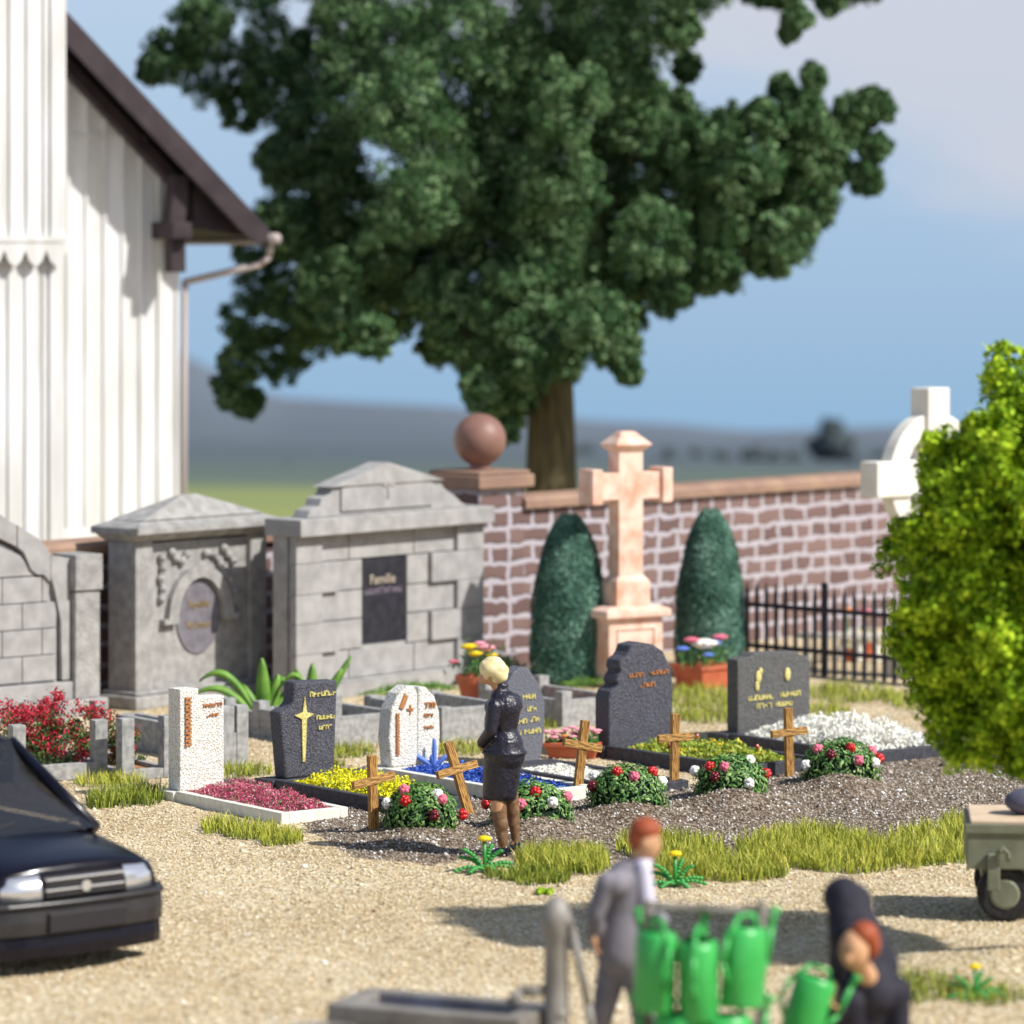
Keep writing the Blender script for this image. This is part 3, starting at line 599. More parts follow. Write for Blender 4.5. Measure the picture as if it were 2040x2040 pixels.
# ================================================================= CYPRESSES
def cypress(c, rx, h, label):
    t = thing('cypress', c, 0, label, 'cypress', 'cypresses flanking the sandstone cross')
    MB().tube((0,0,-.02),(0,0,.25),.05,.045).build('trunk', 'bark', t)
    prof = lambda z: rx*np.clip(1-np.clip((z-.10)/.92,0,1)**2.6,0,1)**.60*(.90+.10*np.sin(np.minimum(z*8,1.57)))
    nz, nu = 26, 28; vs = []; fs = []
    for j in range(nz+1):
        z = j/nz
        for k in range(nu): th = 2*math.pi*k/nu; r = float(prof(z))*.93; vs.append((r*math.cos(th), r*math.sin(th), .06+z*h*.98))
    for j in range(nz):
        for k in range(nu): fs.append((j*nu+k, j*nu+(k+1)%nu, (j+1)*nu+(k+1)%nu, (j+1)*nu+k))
    n = 15000; z = rng.random(n)**1.15; th = rng.uniform(0,2*np.pi,n); lumpy = np.array([mnoise.noise(Vector((math.cos(a)*1.6, math.sin(a)*1.6, b*5))) for a, b in zip(th, z)]); r = prof(z)*(.96+.07*rng.random(n)+.07*lumpy)
    C = np.stack([r*np.cos(th), r*np.sin(th), .05+z*h], 1); Nn = np.stack([np.cos(th), np.sin(th), np.full(n,.4)],1)+rng.normal(size=(n,3))*.7; Nn /= np.linalg.norm(Nn,axis=1)[:,None]
    V, Fa = leaves(C, Nn, rng.uniform(.015,.05,n), .2, .3)
    tn = np.array([.45+.55*mnoise.noise(Vector((a*4, b*4, c_*4))) for a,b,c_ in C])+rng.normal(size=n)*.15
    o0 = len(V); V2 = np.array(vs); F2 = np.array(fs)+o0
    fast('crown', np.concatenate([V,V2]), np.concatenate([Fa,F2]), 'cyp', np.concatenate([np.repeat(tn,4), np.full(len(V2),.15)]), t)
cypress(G(1134,1362), .465, 2.02, 'teal-green cypress left of the pink sandstone cross')
cypress(G(1415,1345), .43, 2.02, 'teal-green cypress right of the pink sandstone cross')
# ================================================================= OLD KERBED PLOTS
def kerb_plot(px, py, a, W, De, h, post, label, fill=None, posts=(1,1,1,1)):
    t = thing('grave_kerb', G(px, py), a, label, 'grave kerb', 'old concrete grave surrounds')
    th = .10
    MB().box(th,W-th,0,th,0,h).build('front_rail', 'kerb', t, .006)
    MB().box(th,W-th,De-th,De,0,h).build('back_rail', 'kerb', t, .006)
    for x in (0, W-th): MB().box(x+.006,x+th-.006,.02,De-.02,0,h).build('side_rail', 'kerb', t, .006)
    for (x, y), on in zip(((0,0),(W-.13,0),(W-.13,De-.13),(0,De-.13)), posts):
        if on: MB().box(x-.005,x+.135,y-.01,y+.13,0,post).build('post', 'kerb', t, .008)
    if fill: MB().box(th,W-th,th,De-th,0,h*.55).build('gravel_fill', fill, t)
    return t
kerb_plot(26,1562,30,1.02,1.5,.16,.58,'weathered grave surround holding the red-flowered shrub')
kerb_plot(243,1556,32,.60,1.7,.10,.62,'grave surround with orange gravel behind the tall white headstone','orange_g')
kerb_plot(444,1528,36,.30,2.2,.34,.62,'narrow grave surround behind the fern with one tall corner post', posts=(1,1,0,0))
kerb_plot(640,1492,38,1.1,1.3,.32,.40,'grave surround between the cross-marked dark stone and the white pair')
kerb_plot(880,1480,36,.95,1.5,.36,.38,'grave surround below the round terracotta pot')
kerb_plot(1120,1450,36,.9,1.6,.30,.40,'grave surround with orange gravel left of the broken dark headstone','orange_g')
kerb_plot(560,1475,38,.8,1.2,.26,.36,'low grave surround right of the fern, behind the dark stone')
# orange gravel bed, pale pebbles
def fluff(name, center, a, W, De, h, n, size, mat, label, cat, asp=.35, mode='leaf', tl=(0,1), z0=.05, dome=True, stuff=True, parent=None, tintf=None):
    u = rng.uniform(0,1,n); v = rng.uniform(0,1,n)
    hh = np.sin(np.pi*np.clip(u,.02,.98))**.4*np.sin(np.pi*np.clip(v,.02,.98))**.4 if dome else 1
    nz_ = np.array([.6+.55*mnoise.noise(Vector((p*W*7, q*De*7, W))) for p, q in zip(u, v)])
    C = np.stack([u*W, v*De, z0+h*hh*nz_*rng.uniform(.3,1,n)], 1)
    if mode == 'leaf': V, Fa = leaves(C, unit(n), rng.uniform(.5,1,n)*size, asp); k = 4
    else:
        C[:,2] = z0+h*hh*nz_*.5*rng.random(n); V, Fa = blades(C, h*.7*np.ones(n), size, .9); k = 5
    tn = rng.uniform(tl[0], tl[1], n) if tintf is None else tintf(C, n)
    o = fast(name, V, Fa, mat, np.repeat(tn, k), parent)
    if not parent: o.location = center; o.rotation_euler = (0,0,R(a))
    tag(o, label, cat, kind='stuff' if stuff else None); return o
# red shrub
t = thing('flowering_shrub', G(60,1545), 30, 'shrub covered in red blossoms in the left grave surround', 'shrub')
def clumps(blobs, per, size, asp, mat, parent, name, tf, sub=22, subr=.3, squash=1., jitter=.25):
    Cs, Ns, T = [], [], []
    for (c, r) in blobs:
        d = unit(sub); sc_ = c+d*r*rng.uniform(.55,1.0,(sub,1))*np.array([1,1,squash])
        rr = r*subr*rng.uniform(.7,1.3,sub)
        for k in range(sub):
            dd = unit(per); q = sc_[k]+dd*rr[k]*rng.uniform(.5,1.0,(per,1))*np.where(rng.random((per,1)) < .16, 1.45, 1.08); Cs.append(q)
            nn = dd+rng.normal(size=(per,3))*.6; Ns.append(nn/np.linalg.norm(nn,axis=1)[:,None]); T.append(tf(q, per, k))
    C = np.concatenate(Cs); Nn = np.concatenate(Ns); V, Fa = leaves(C, Nn, rng.uniform(.6,1.2,len(C))*size, asp, .2)
    return fast(name, V, Fa, mat, np.repeat(np.concatenate(T), 4), parent)
bl_ = [(np.array([x,y,z]), r) for x,y,z,r in ((-.15,.2,.45,.28),(.15,.1,.50,.26),(.45,.2,.48,.28),(.8,.3,.40,.26),(.05,.1,.25,.25),(.4,.0,.22,.25),(.75,.2,.2,.22),(1.0,.0,.30,.2),(1.0,-.1,.12,.16),(-.4,.3,.4,.25),(.3,.6,.4,.3))]
clumps(bl_, 60, .022, .5, 'redmix', t, 'blossoms_and_leaves', lambda q,n,k: np.where((q[:,2]+rng.normal(size=n)*.12 > .55) | (k % 4 == 0), rng.uniform(.55,1,n), rng.uniform(0,.48,n)), 20, .32)
# fern-like plants with strap leaves
def strap_plant(loc, fr, label):
    t = thing('strap_leaf_plant', loc, 0, label, 'plant', 'strap-leaved plants among the kerbs'); t.scale = (1.25,1.25,1.2)
    for (dx, dz, w, arch, dy) in fr:
        n = 10; vs = []; fs = []
        for k in range(n+1):
            u = k/n; x = dx*u; z = dz*(u if arch == 0 else math.sin(u*math.pi*(.5+.18*arch))/math.sin(math.pi*.5)); y = dy*u
            ww = w*math.sin(math.pi*min(1,u*.92+.08))**.7+.004
            px_ = Vector((dz,0,-dx)).normalized() if arch == 0 else Vector((.35,.2,.9)).normalized()
            vs += [Vector((x,y,z))+px_*ww, Vector((x,y-.02,z))-Vector((0,0,.012*0)), Vector((x,y,z))-px_*ww]
        for k in range(n):
            fs += [(3*k,3*k+1,3*k+4,3*k+3),(3*k+1,3*k+2,3*k+5,3*k+4)]
        MB().add(vs, fs).build('leaf_blade', 'frond', t, smooth=True).modifiers.new('s','SOLIDIFY').thickness = .008
    return t
strap_plant(G(527,1452), [(-.58,.52,.03,1,0),(-.62,.38,.03,1,-.05),(-.02,.66,.06,0,-.05),(.12,.5,.06,0,.05),(.35,.5,.035,1,0),(.2,.35,.05,0,.1),(-.2,.4,.05,0,.1),(.28,.25,.05,0,-.1),(-.3,.2,.04,0,-.1)], 'strap-leaved green plant left of the cross-marked dark headstone')
strap_plant(G(618,1450), [(-.38,.45,.03,1,0),(-.12,.55,.05,0,-.05),(.02,.60,.055,0,0),(.28,.55,.04,0,0),(.15,.45,.05,0,.05),(.36,.66,.03,0,.05)], 'strap-leaved green plant rising behind the dark headstone')
fluff('groundcover', G(500,1462), 36, .7, .5, .22, 1600, .022, 'frond', 'leafy green groundcover at the foot of the strap-leaved plant', 'groundcover')
o = fluff('groundcover', G(770,1400), 45, 1.2, .5, .22, 2200, .025, 'frond', 'leafy green groundcover below the tomb with the dark slab', 'groundcover')
fluff('groundcover', G(965,1370), 45, .9, .5, .55, 2500, .03, 'leaf', 'dark green bush at the foot of the ball pillar', 'bush', tl=(.2,1))
fluff('groundcover', G(1150,1378), 40, .8, .4, .14, 1200, .022, 'frond', 'light green groundcover at the foot of the left cypress', 'groundcover')
# ================================================================= FRONT GRAVES
def grave(px, py, a, W, De, kh, kmat, label, th=.09, base=.32):
    t = thing('grave_border', G(px, py), a, label, 'grave border')
    # local: x across, y = -De (foot, towards viewer) .. 0 (head)
    MB().box(-.0,th,-De,0,-.03,kh).build('side_kerb', kmat, t, .008)
    MB().box(W-th,W,-De,0,-.03,kh).build('side_kerb', kmat, t, .008)
    MB().box(th,W-th,-De,-De+th,-.03,kh-.003).build('foot_kerb', kmat, t, .008)
    MB().box(-.03,W+.03,.0,base,-.03,kh-.01).build('head_base', kmat, t, .01)
    return t
def headstone_obj(px, py, a, polys, D, mat, label, y0=0.):
    t = thing('headstone', G(px, py), a, label, 'headstone')
    for k, pl in enumerate(polys): MB().prism(pl, y0, y0+D).build('stone' if len(polys) == 1 else 'stone_slab', mat, t, .02, seg=3)
    return t
# --- 1 tall white pair
a1 = 36
grave(350,1597,a1,.74,1.88,.10,'white_kerb','ivory grave border filled with magenta flowers')
o1 = G(350,1597)
def up(p, dz): return Vector((p.x, p.y, p.z+dz))
t = thing('headstone', up(o1,.092), a1, 'tall rough white headstone of two joined slabs with copper lettering', 'headstone')
MB().box(.06,.27,.02,.24,0,.98).build('tall_slab', 'white_stone', t, .012)
MB().box(.273,.58,.05,.22,0,.89).build('short_slab', 'white_stone', t, .015)
b = MB()
for k in range(13):
    z = .88-k*.037; b.m = 0; b.box(.115,.185,.004,.022,z,z+.02)
    b.box(.115+.03*(k%2),.145+.03*(k%2),.003,.022,z-.012,z+.02)
b.build('vertical_lettering', 'copper', t)
letters(6,.21,.035,.014,.34,.79,1,.05).build('lettering', 'copper', t); letters(4,.16,.032,.014,.37,.695,2,.05).build('lettering', 'copper', t)
fluff('flower_bed', up(o1,0), a1, .60, 1.80, .27, 15000, .017, 'magenta', 'magenta flower carpet below the tall white headstone', 'flower bed', .4, z0=.06).location = up(o1,0)+Vector((math.cos(R(a1))*.07+math.sin(R(a1))*1.80, math.sin(R(a1))*.07-math.cos(R(a1))*1.80, 0))
def bedloc(o, a, dx, dy): return Vector((o.x+math.cos(R(a))*dx-math.sin(R(a))*dy, o.y+math.sin(R(a))*dx+math.cos(R(a))*dy, 0))
# --- 2 dark with gold cross
a2 = 38; o2 = G(548,1580)
grave(548,1580,a2,.85,2.05,.13,'dark_kerb','anthracite grave border filled with yellow flowers')
t = thing('headstone', up(o2,.12), a2, 'rough anthracite headstone with stepped shoulder and gold cross', 'headstone')
MB().prism([(.14,0),(.73,0),(.77,.93),(.25,.95),(.23,.74),(.18,.70),(.07,.66)], .02,.22).build('stone', 'dark_stone', t, .03, seg=4)
MB().prism([(.335,.16),(.365,.16),(.385,.58),(.47,.62),(.385,.645),(.36,.80),(.335,.645),(.24,.62),(.325,.58)], .004,.03).build('gold_cross', 'gold', t)
letters(7,.32,.05,.014,.42,.79,3,.02).build('lettering','gold',t); letters(5,.22,.042,.014,.50,.56,5,.02).build('lettering','gold',t); letters(4,.16,.04,.014,.53,.46,6,.02).build('lettering','gold',t)
fluff('flower_bed', bedloc(o2,a2,.08,-1.95), a2, .70, 1.9, .30, 9000, .022, 'yelmix', 'bright yellow flowers below the headstone with the gold cross', 'flower bed', .5, z0=.07)
# --- 3 white pair rounded
a3 = 38; o3 = G(762,1556)
grave(762,1556,a3,.85,2.3,.13,'white_kerb','ivory grave border filled with blue flowers')
t = thing('headstone', up(o3,.12), a3, 'low rough white headstone split into two curved halves', 'headstone')
MB().prism([(.12,0),(.42,0),(.44,.10),(.44,.72),(.40,.80),(.32,.81),(.20,.74),(.11,.58),(.08,.30)], .0,.2).build('left_half', 'white_stone', t, .02, seg=3)
MB().prism([(.47,0),(.71,0),(.74,.30),(.73,.52),(.67,.68),(.56,.78),(.47,.79),(.455,.5),(.455,.1)], .02,.22).build('right_half', 'white_stone', t, .02, seg=3)
b = MB(); 
for k in range(13): b.box(.165,.205,-.016,.005,.52-k*.033,.545-k*.033)
b.build('vertical_lettering','copper',t)
MB().prism([(.20,.60),(.25,.58),(.31,.70),(.27,.74)],-.016,.005).build('slanted_lettering','copper',t)
MB().box(.335,.35,-.014,.004,.52,.62).box(.30,.385,-.014,.004,.565,.585).build('small_cross','copper',t)
for z, hh, wd in ((.57,.055,.19),(.48,.035,.13),(.36,.03,.14)): letters(5,wd*.85,hh,.014,.53,z,int(z*99),.02).build('lettering','copper',t)
fluff('flower_bed', bedloc(o3,a3,.1,-2.2), a3, .65, 2.15, .20, 9000, .022, 'bluemix', 'deep blue flowers behind the leaning wooden cross', 'flower bed', .5, z0=.08)
t = strap_plant(up(G(865,1548),.1), [(.0,.24,.010,0,0),(.10,.10,.012,0,0),(-.18,.12,.015,0,0),(-.02,.10,.02,0,0)], 'thin blue sprig at the white split headstone')
for ch in t.children: ch.data.materials[0] = M['blue_f']
t['label'] = 'thin blue upright sprig in front of the split white headstone'; t['group'] = 'blue sprigs'; t['category'] = 'plant'; del t['group']
# --- 4 pointed blue grey
a4 = 38; o4 = G(985,1512)
grave(1000,1548,a4,.85,1.9,.10,'dark_kerb','dark grave border with white gravel and a pink flower box')
t = thing('headstone', G(985,1530), a4, 'pointed blue-grey headstone with gold lines, half behind the woman', 'headstone')
MB().prism([(.0,0),(.60,0),(.66,.30),(.665,.62),(.60,.80),(.46,.98),(.36,1.02),(.25,.96),(.10,.78),(.0,.5)], .0,.18).build('stone','blue_grey',t,.02,seg=3)
for (x, z, wd, n_, sd) in ((.36,.68,.17,4,11),(.20,.53,.12,3,12),(.42,.55,.12,3,13),(.18,.43,.24,5,14),(.45,.44,.13,3,15),(.10,.31,.24,5,16),(.38,.32,.22,4,17)):
    letters(n_,wd,.05,.012,x,z,sd,.0).build('lettering','gold',t)
b = fluff('white_pebbles', bedloc(G(1000,1548),a4,.09,-1.8), a4, .68, 1.8, .05, 5000, .018, 'whitemix', 'white gravel on the grave beside the pink flower box', 'gravel', .8, z0=.05, dome=False)
# --- 5 big dark jagged
a5 = 38; o5 = G(1216,1512)
grave(1206,1512,a5,1.12,2.1,.14,'dark_kerb','dark grave border planted with lime leaves and small flowers')
t = thing('headstone', up(o5,.10), a5, 'large dark headstone with broken left shoulder and orange lettering', 'headstone')
MB().prism([(.0,0),(.86,0),(.88,.60),(.84,.80),(.74,.98),(.60,1.06),(.44,1.09),(.30,1.07),(.27,1.0),(.24,.96),(.16,.92),(.14,.84),(.17,.80),(.13,.76),(.10,.70),(.13,.66),(.03,.60),(.0,.52)], .02,.26).build('stone','dark_stone',t,.02,seg=3)
for (x,z,wd,n_,sd) in ((.26,.73,.20,4,21),(.54,.74,.26,5,22),(.40,.62,.22,4,23)): letters(n_,wd,.045,.014,x,z,sd,.02).build('lettering','copper',t)
fluff('flower_bed', bedloc(o5,a5,.03,-2.0), a5, .92, 1.95, .24, 5000, .038, 'limemix', 'lime-green leaves with yellow flecks before the broken dark headstone', 'flower bed', .35, z0=.08)
for k in range(7):
    p = bedloc(o5,a5,rnd.uniform(.2,.95),rnd.uniform(-1.8,-.2)); b = MB(); b.tube((0,0,0),(0,0,.05),.006); b.ball((0,0,.07),(.022,.022,.032),8,6)
    o = b.build('red_bud','red_f'); o.location = up(p,.12); tag(o,'red flower bud in the lime-green grave planting','flower bud','red buds in the lime-green planting')
# --- 6 grey rectangular
a6 = 38; o6 = G(1468,1482)
grave(1452,1484,a6,1.22,2.1,.12,'dark_kerb','charcoal grave border overflowing with white flowers')
t = thing('headstone', up(o6,.10), a6, 'broad dark grey headstone with two gold emblems behind white flowers', 'headstone')
MB().prism([(.03,0),(1.08,0),(1.08,.72),(1.02,.79),(.93,.80),(.88,.84),(.25,.86),(.2,.82),(.03,.80)], .02,.20).build('stone','grey_stone',t,.015,seg=3)
MB().ball((.32,.01,.60),(.045,.015,.07),10,6).ball((.30,.01,.50),(.03,.015,.06),10,6).ball((.35,.01,.66),(.03,.015,.04),8,5).build('gold_emblem','gold',t,smooth=True)
MB().ball((.74,.01,.60),(.045,.015,.075),10,6).build('gold_emblem','gold',t,smooth=True)
for (x,z,wd,n_,sd) in ((.17,.35,.37,7,31),(.63,.36,.30,6,32),(.29,.255,.22,4,33),(.57,.26,.24,5,34)): letters(n_,wd,.055,.014,x,z,sd,.02).build('lettering','gold',t)
fluff('flower_bed', bedloc(o6,a6,.0,-2.05), a6, 1.2, 1.95, .38, 9000, .045, 'whitemix', 'mass of white starry flowers before the broad grey headstone', 'flower bed', .28, z0=.08)
# ================================================================= WOODEN CROSSES
def wcross(pb, pt, al, ar, yaw, label):
    b = GG(*pb); D = b.y; s = F/D
    H = (pb[1]-pt[1])/s; lean = math.atan2((pt[0]-pb[0])/s, H)
    t = thing('wooden_cross', (b.x, b.y, b.z-.04), 0, label, 'wooden cross', 'plain wooden crosses at the fresh graves')
    t.rotation_mode = 'XYZ'
    Rl = Matrix.Rotation(lean, 4, 'Y')@Matrix.Rotation(R(yaw), 4, 'Z'); t.rotation_euler = Rl.to_euler()
    w = .042; cz = (pb[1]-(al[1]+ar[1])/2)/s+.04; hl = math.hypot(ar[0]-al[0], 0)/s/2/max(.6, math.cos(R(yaw)))
    o = MB().box(-w,w,-.03,.03,0,H/math.cos(lean)+.04).build('upright','wood',t,.006)
    slope = math.atan2(-(ar[1]-al[1])/s, (ar[0]-al[0])/s)
    o2 = MB().box(-hl,hl,-.036,.024,-.036,.036).build('crossbar','wood_h',t,.006)
    xm = ((al[0]+ar[0])/2-(pb[0]+(pt[0]-pb[0])*cz/H))/s
    o2.location = (xm*.5,-.004,cz); o2.rotation_euler = (0, -(slope+lean-.14*math.tan(R(yaw))), 0)
wcross((745,1652),(741,1505),(703,1565),(785,1544),30,'upright wooden cross in front of the yellow flowers')
wcross((937,1622),(895,1478),(869,1542),(949,1516),30,'wooden cross leaning left before the blue flowers')
wcross((1148,1588),(1165,1435),(1120,1478),(1197,1490),22,'wooden cross leaning right beside the pink flower box')
wcross((1343,1572),(1345,1422),(1309,1472),(1380,1466),24,'wooden cross before the lime-green planting')
wcross((1573,1547),(1570,1410),(1535,1463),(1608,1454),22,'wooden cross in front of the white flowers')
# ================================================================= BOUQUETS
def rose_mesh(mat):
    b = MB()
    b.ball((0,0,0),(.030,.030,.028),14,8)
    for ring, (n, r, z, s) in enumerate(((3,.013,.014,.019),(4,.021,.004,.021),(5,.026,-.008,.020))):
        for k in range(n):
            th = 2*math.pi*k/n+ring*.6; b.ball((r*math.cos(th), r*math.sin(th), z), (s*.9,s*.9,s), 9, 6)
    o = b.build('rose', mat, smooth=True); me = o.data; bpy.data.objects.remove(o); return me
RM = {k: rose_mesh(m) for k, m in dict(w='white_f', p='pink_f', r='red_f', d='dred_f').items()}
def bouquet(px, py, wpx, hpx, roses, label, seed):
    q = np.random.default_rng(seed); b = GG(px, py); s = F/b.y; rx = wpx/s/2; rz = hpx/s*.62; ry = rx*.72
    t = thing('rose_bouquet', b, 0, label, 'bouquet', 'rose bouquets on the fresh graves')
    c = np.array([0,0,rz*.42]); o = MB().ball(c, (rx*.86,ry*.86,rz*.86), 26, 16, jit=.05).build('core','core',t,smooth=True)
    n = 1700; d = q.normal(size=(n,3)); d /= np.linalg.norm(d,axis=1)[:,None]; d[:,2] = np.where(d[:,2] < -.35, -d[:,2], d[:,2])
    lump = np.array([1+.10*mnoise.noise(Vector((x*2.3+seed,y*2.3,z*2.3))) for x,y,z in d])
    C = c+d*np.array([rx,ry,rz])*.96*(lump*q.uniform(.86,1.06,n))[:,None]
    tg = np.cross(d, q.normal(size=(n,3))); tg /= np.linalg.norm(tg,axis=1)[:,None]; side = np.cross(d, tg); up_ = d
    L_ = q.uniform(.018,.045,n)[:,None]; w = q.uniform(.008,.017,n)[:,None]; lift = q.uniform(-.1,.7,n)[:,None]
    tip = C+tg*L_+up_*L_*lift; base_ = C-tg*L_*.6
    V = np.stack([base_, C-side*w, tip, C+side*w, C+up_*w*.8],1).reshape(-1,3); i = np.arange(n)*5
    Fa = np.concatenate([np.stack([i,i+1,i+4],1),np.stack([i+1,i+2,i+4],1),np.stack([i+2,i+3,i+4],1),np.stack([i+3,i,i+4],1)])
    fast('leaves', V, Fa, 'bleaf', np.repeat(q.beta(1.6,1.5,n),5), t)
    for (x, y, k) in roses:
        X = (x-px)/s; Z = (py-y)/s
        X_ = max(-.97, min(.97, X/rx)); Z_ = (Z-c[2])/rz; rem = 1-X_**2-Z_**2
        Y = -ry*math.sqrt(rem) if rem > 0 else 0
        o = bpy.data.objects.new('rose', RM[k]); col.objects.link(o); o.parent = t; o.location = (X, Y*1.0, Z)
        dd = Vector((X_, Y/ry, max(-.6,Z_))).normalized(); o.rotation_euler = dd.to_track_quat('Z','Y').to_euler()
        o.scale = (1.35,)*3
    return t
bouquet(838,1658,152,112,[(805,1570,'p'),(807,1589,'r'),(771,1598,'w'),(873,1578,'w'),(881,1587,'p'),(866,1617,'d'),(923,1621,'r')],'rose bouquet beside the upright cross, nearest to the car',1)
bouquet(1058,1652,172,108,[(968,1600,'r'),(1037,1594,'p'),(1066,1571,'r'),(1101,1592,'w'),(1131,1586,'p')],'rose bouquet partly hidden behind the legs of the woman',2)
bouquet(1248,1622,164,112,[(1183,1545,'w'),(1179,1563,'d'),(1228,1533,'r'),(1262,1541,'p'),(1301,1536,'r'),(1320,1556,'w')],'rose bouquet in front of the lime-green planting with white rose at its right end',3)
bouquet(1456,1594,152,104,[(1383,1535,'w'),(1412,1523,'r'),(1421,1541,'d'),(1441,1522,'p'),(1494,1512,'w'),(1490,1554,'w'),(1528,1540,'r')],'rose bouquet between the two right-hand wooden crosses',4)
bouquet(1674,1564,160,104,[(1603,1521,'w'),(1627,1489,'p'),(1652,1497,'d'),(1692,1485,'r'),(1707,1508,'p'),(1738,1495,'p'),(1753,1510,'r'),(1742,1516,'w')],'rose bouquet at the far right of the fresh graves',5)
# ================================================================= DANDELIONS and MOSS
def dandelion(px, py, s_, label):
    b = GG(px, py); k = s_
    t = thing('dandelion', b, 0, label, 'dandelion', 'yellow dandelions beside the path')
    MB().tube((0,0,0),(.0,0,.27*k),.018*k,.016*k,10).build('stem','dgreen',t,smooth=True)
    h = MB(); h.ball((0,0,.29*k),(.055*k,.055*k,.026*k),18,8)
    for i in range(12): th = i*.5236; h.ball((.045*k*math.cos(th),.045*k*math.sin(th),.287*k),(.014*k,.014*k,.016*k),7,5)
    h.build('flower_head','yel',t,smooth=True)
    for (dx, dy, dz) in ((-.24,-.05,.0),(-.20,.05,.10),(-.12,-.12,.0),(.14,.0,.16),(.22,.06,.05),(.25,-.05,.02),(.1,-.12,.0),(-.17,0,.17),(.06,.05,.2)):
        m_ = MB(); n = 7
        for i in range(n):
            u = (i+1)/n; m_.ball((dx*u*k, dy*u*k, (dz*u+.02+.03*math.sin(u*3.1))*k), (.026*k,.022*k,.017*k), 8, 5)
        m_.build('leaf','dgreen',t,smooth=True)
dandelion(965,1738,1.0,'yellow dandelion in front of the woman in black')
dandelion(1345,1768,.98,'yellow dandelion between the grey-suited man and the large grass patch')
dandelion(1942,1990,.80,'blurred yellow dandelion at the foot of the lime-green tree')
b = MB()
for k in range(12): b.ball((rnd.uniform(-.07,.07), rnd.uniform(-.03,.03), rnd.uniform(.01,.04)), rnd.uniform(.018,.03), 8, 6, jit=.1)
o = b.build('moss_clump','moss',smooth=True); o.location = GG(1086,1782); tag(o,'small bright green moss clump on the gravel','moss')
# ================================================================= TREES
def blob3(px, py, rpx, D, dd): return (np.array(P(px,py,D+dd)), rpx*(D+dd)/F)
BT = [(340,110,55),(300,140,30),(420,150,65),(400,40,60),(500,60,80),(560,170,85),(620,260,85),(480,215,50),(560,320,55),(620,380,85),(560,455,65),(510,490,50),(530,560,70),(500,640,60),(480,720,45),(455,775,38),(500,800,32),(560,710,60),(640,640,75),(600,600,70),(700,560,95),(760,480,80),(700,420,90),(660,330,80),(720,200,100),(800,100,110),(700,60,85),(900,60,110),(1000,120,95),(960,230,95),(860,280,100),(1000,330,95),(900,400,95),(850,520,85),(780,610,70),(745,670,45),(690,650,55),(930,640,80),(1030,600,85),(1130,600,85),(1240,620,55),(1000,720,70),(1120,700,60),(1230,690,48),(960,780,42),(1005,830,40),(1050,780,42),(1255,740,28),(1100,430,105),(1000,480,105),(1150,250,95),(1250,330,100),(1350,400,100),(1300,480,85),(1440,360,90),(1500,440,85),(1570,470,60),(1610,400,65),(1390,520,75),(1335,590,42),(1430,545,50),(1530,510,48),(1640,300,50),(1700,225,45),(1745,215,38),(1745,290,34),(1725,355,38),(1600,215,50),(1620,155,28),(1560,180,30),(1550,270,55),(1100,30,100),(1200,30,100),(1300,20,85),(1350,60,50),(1370,130,32),(1250,130,75),(1330,220,60),(1100,150,90),(1590,35,30),(1575,62,20),(1650,-15,45),(1500,-40,50),(1560,-15,36),(1720,-50,60),(1400,-60,90),(700,-80,130),(900,-100,150),(1100,-120,150),(500,-60,90),(1280,-100,120),(900,-280,170),(1150,-280,160),(700,-240,140),(1400,-200,110),(560,330,60),(590,470,60),(650,480,80),(820,400,90),(880,590,70),(1180,500,90),(1220,430,90),(620,130,80),(1000,770,60),(960,730,60),(1060,720,60),(1000,680,80),(1090,660,90),(1190,640,80),(1180,560,80),(1060,560,90),(940,560,90),(1010,860,26),(880,680,50),(860,450,90),(760,540,80),(1130,420,100),(1030,400,100),(930,320,100),(800,200,110),(1060,200,100),(1180,130,90),(650,560,70),(1300,560,50),(900,-480,180),(1150,-450,180),(650,-420,150),(1350,-380,140),(1130,200,90),(1110,330,90),(1250,250,70),(1400,300,75),(1480,340,80),(1540,380,80),(1600,330,60),(1580,300,60),(1450,260,50),(1340,290,80),(1620,250,40),(1680,270,40),(1660,330,45),(1520,230,35),(1400,450,90),(1580,440,60),(1280,200,60)]  # highest off-frame blobs added to deepen the shade inside the crown
DT = 62.5
tr = G(1105,1130); tr = P(1098,500,DT); tr.z = -.1
t = thing('broadleaf_tree', tr, 0, 'huge dark green broadleaf tree behind the wall', 'tree')
q = random.Random(3); blobs = []
for (x, y, r) in BT:
    dx = (x-1000)/8000*DT; span = math.sqrt(max(0, 5.2**2-dx*dx))*.72
    dd = q.uniform(-span, span*.4) if x > 640 else q.uniform(span*.2, span+1.6); blobs.append(blob3(x, y, r, DT, dd))
    if x < 640 and q.random() < .6: continue
    if r < 75: blobs.append(blob3(x+q.uniform(-12,12), y+q.uniform(-12,12), r*.85, DT, q.uniform(-span*.6, span)))
    if r >= 75: blobs.append(blob3(x+q.uniform(-15,15), y+q.uniform(-15,15), r*.9, DT, q.uniform(.3, span+.5)))
blobs = [(c-np.array(tr), r) for c, r in blobs]
def ctint(q_, n, k): return np.clip(rng.normal(.5,.22,n)+rng.choice([-.15,0,.15]), 0, 1)
clumps(blobs, 60, .044, .5, 'leaf', t, 'crown', ctint, 62, .21)
b = MB()
def limb(b, p, q_, r0, r1, n=12):
    p = Vector(p); q_ = Vector(q_); pts = [p.lerp(q_, k/5)+Vector((0,0,.12*math.sin(k/5*3.14)))*(k not in (0,5)) for k in range(6)]
    for k in range(5): b.tube(pts[k], pts[k+1], r0+(r1-r0)*k/5, r0+(r1-r0)*(k+1)/5, n, False)
b.lathe([(.75,-.1),(.56,.25),(.47,.8),(.40,1.8),(.36,3.0),(.30,4.2),(.22,5.4),(.10,6.4)], 20)
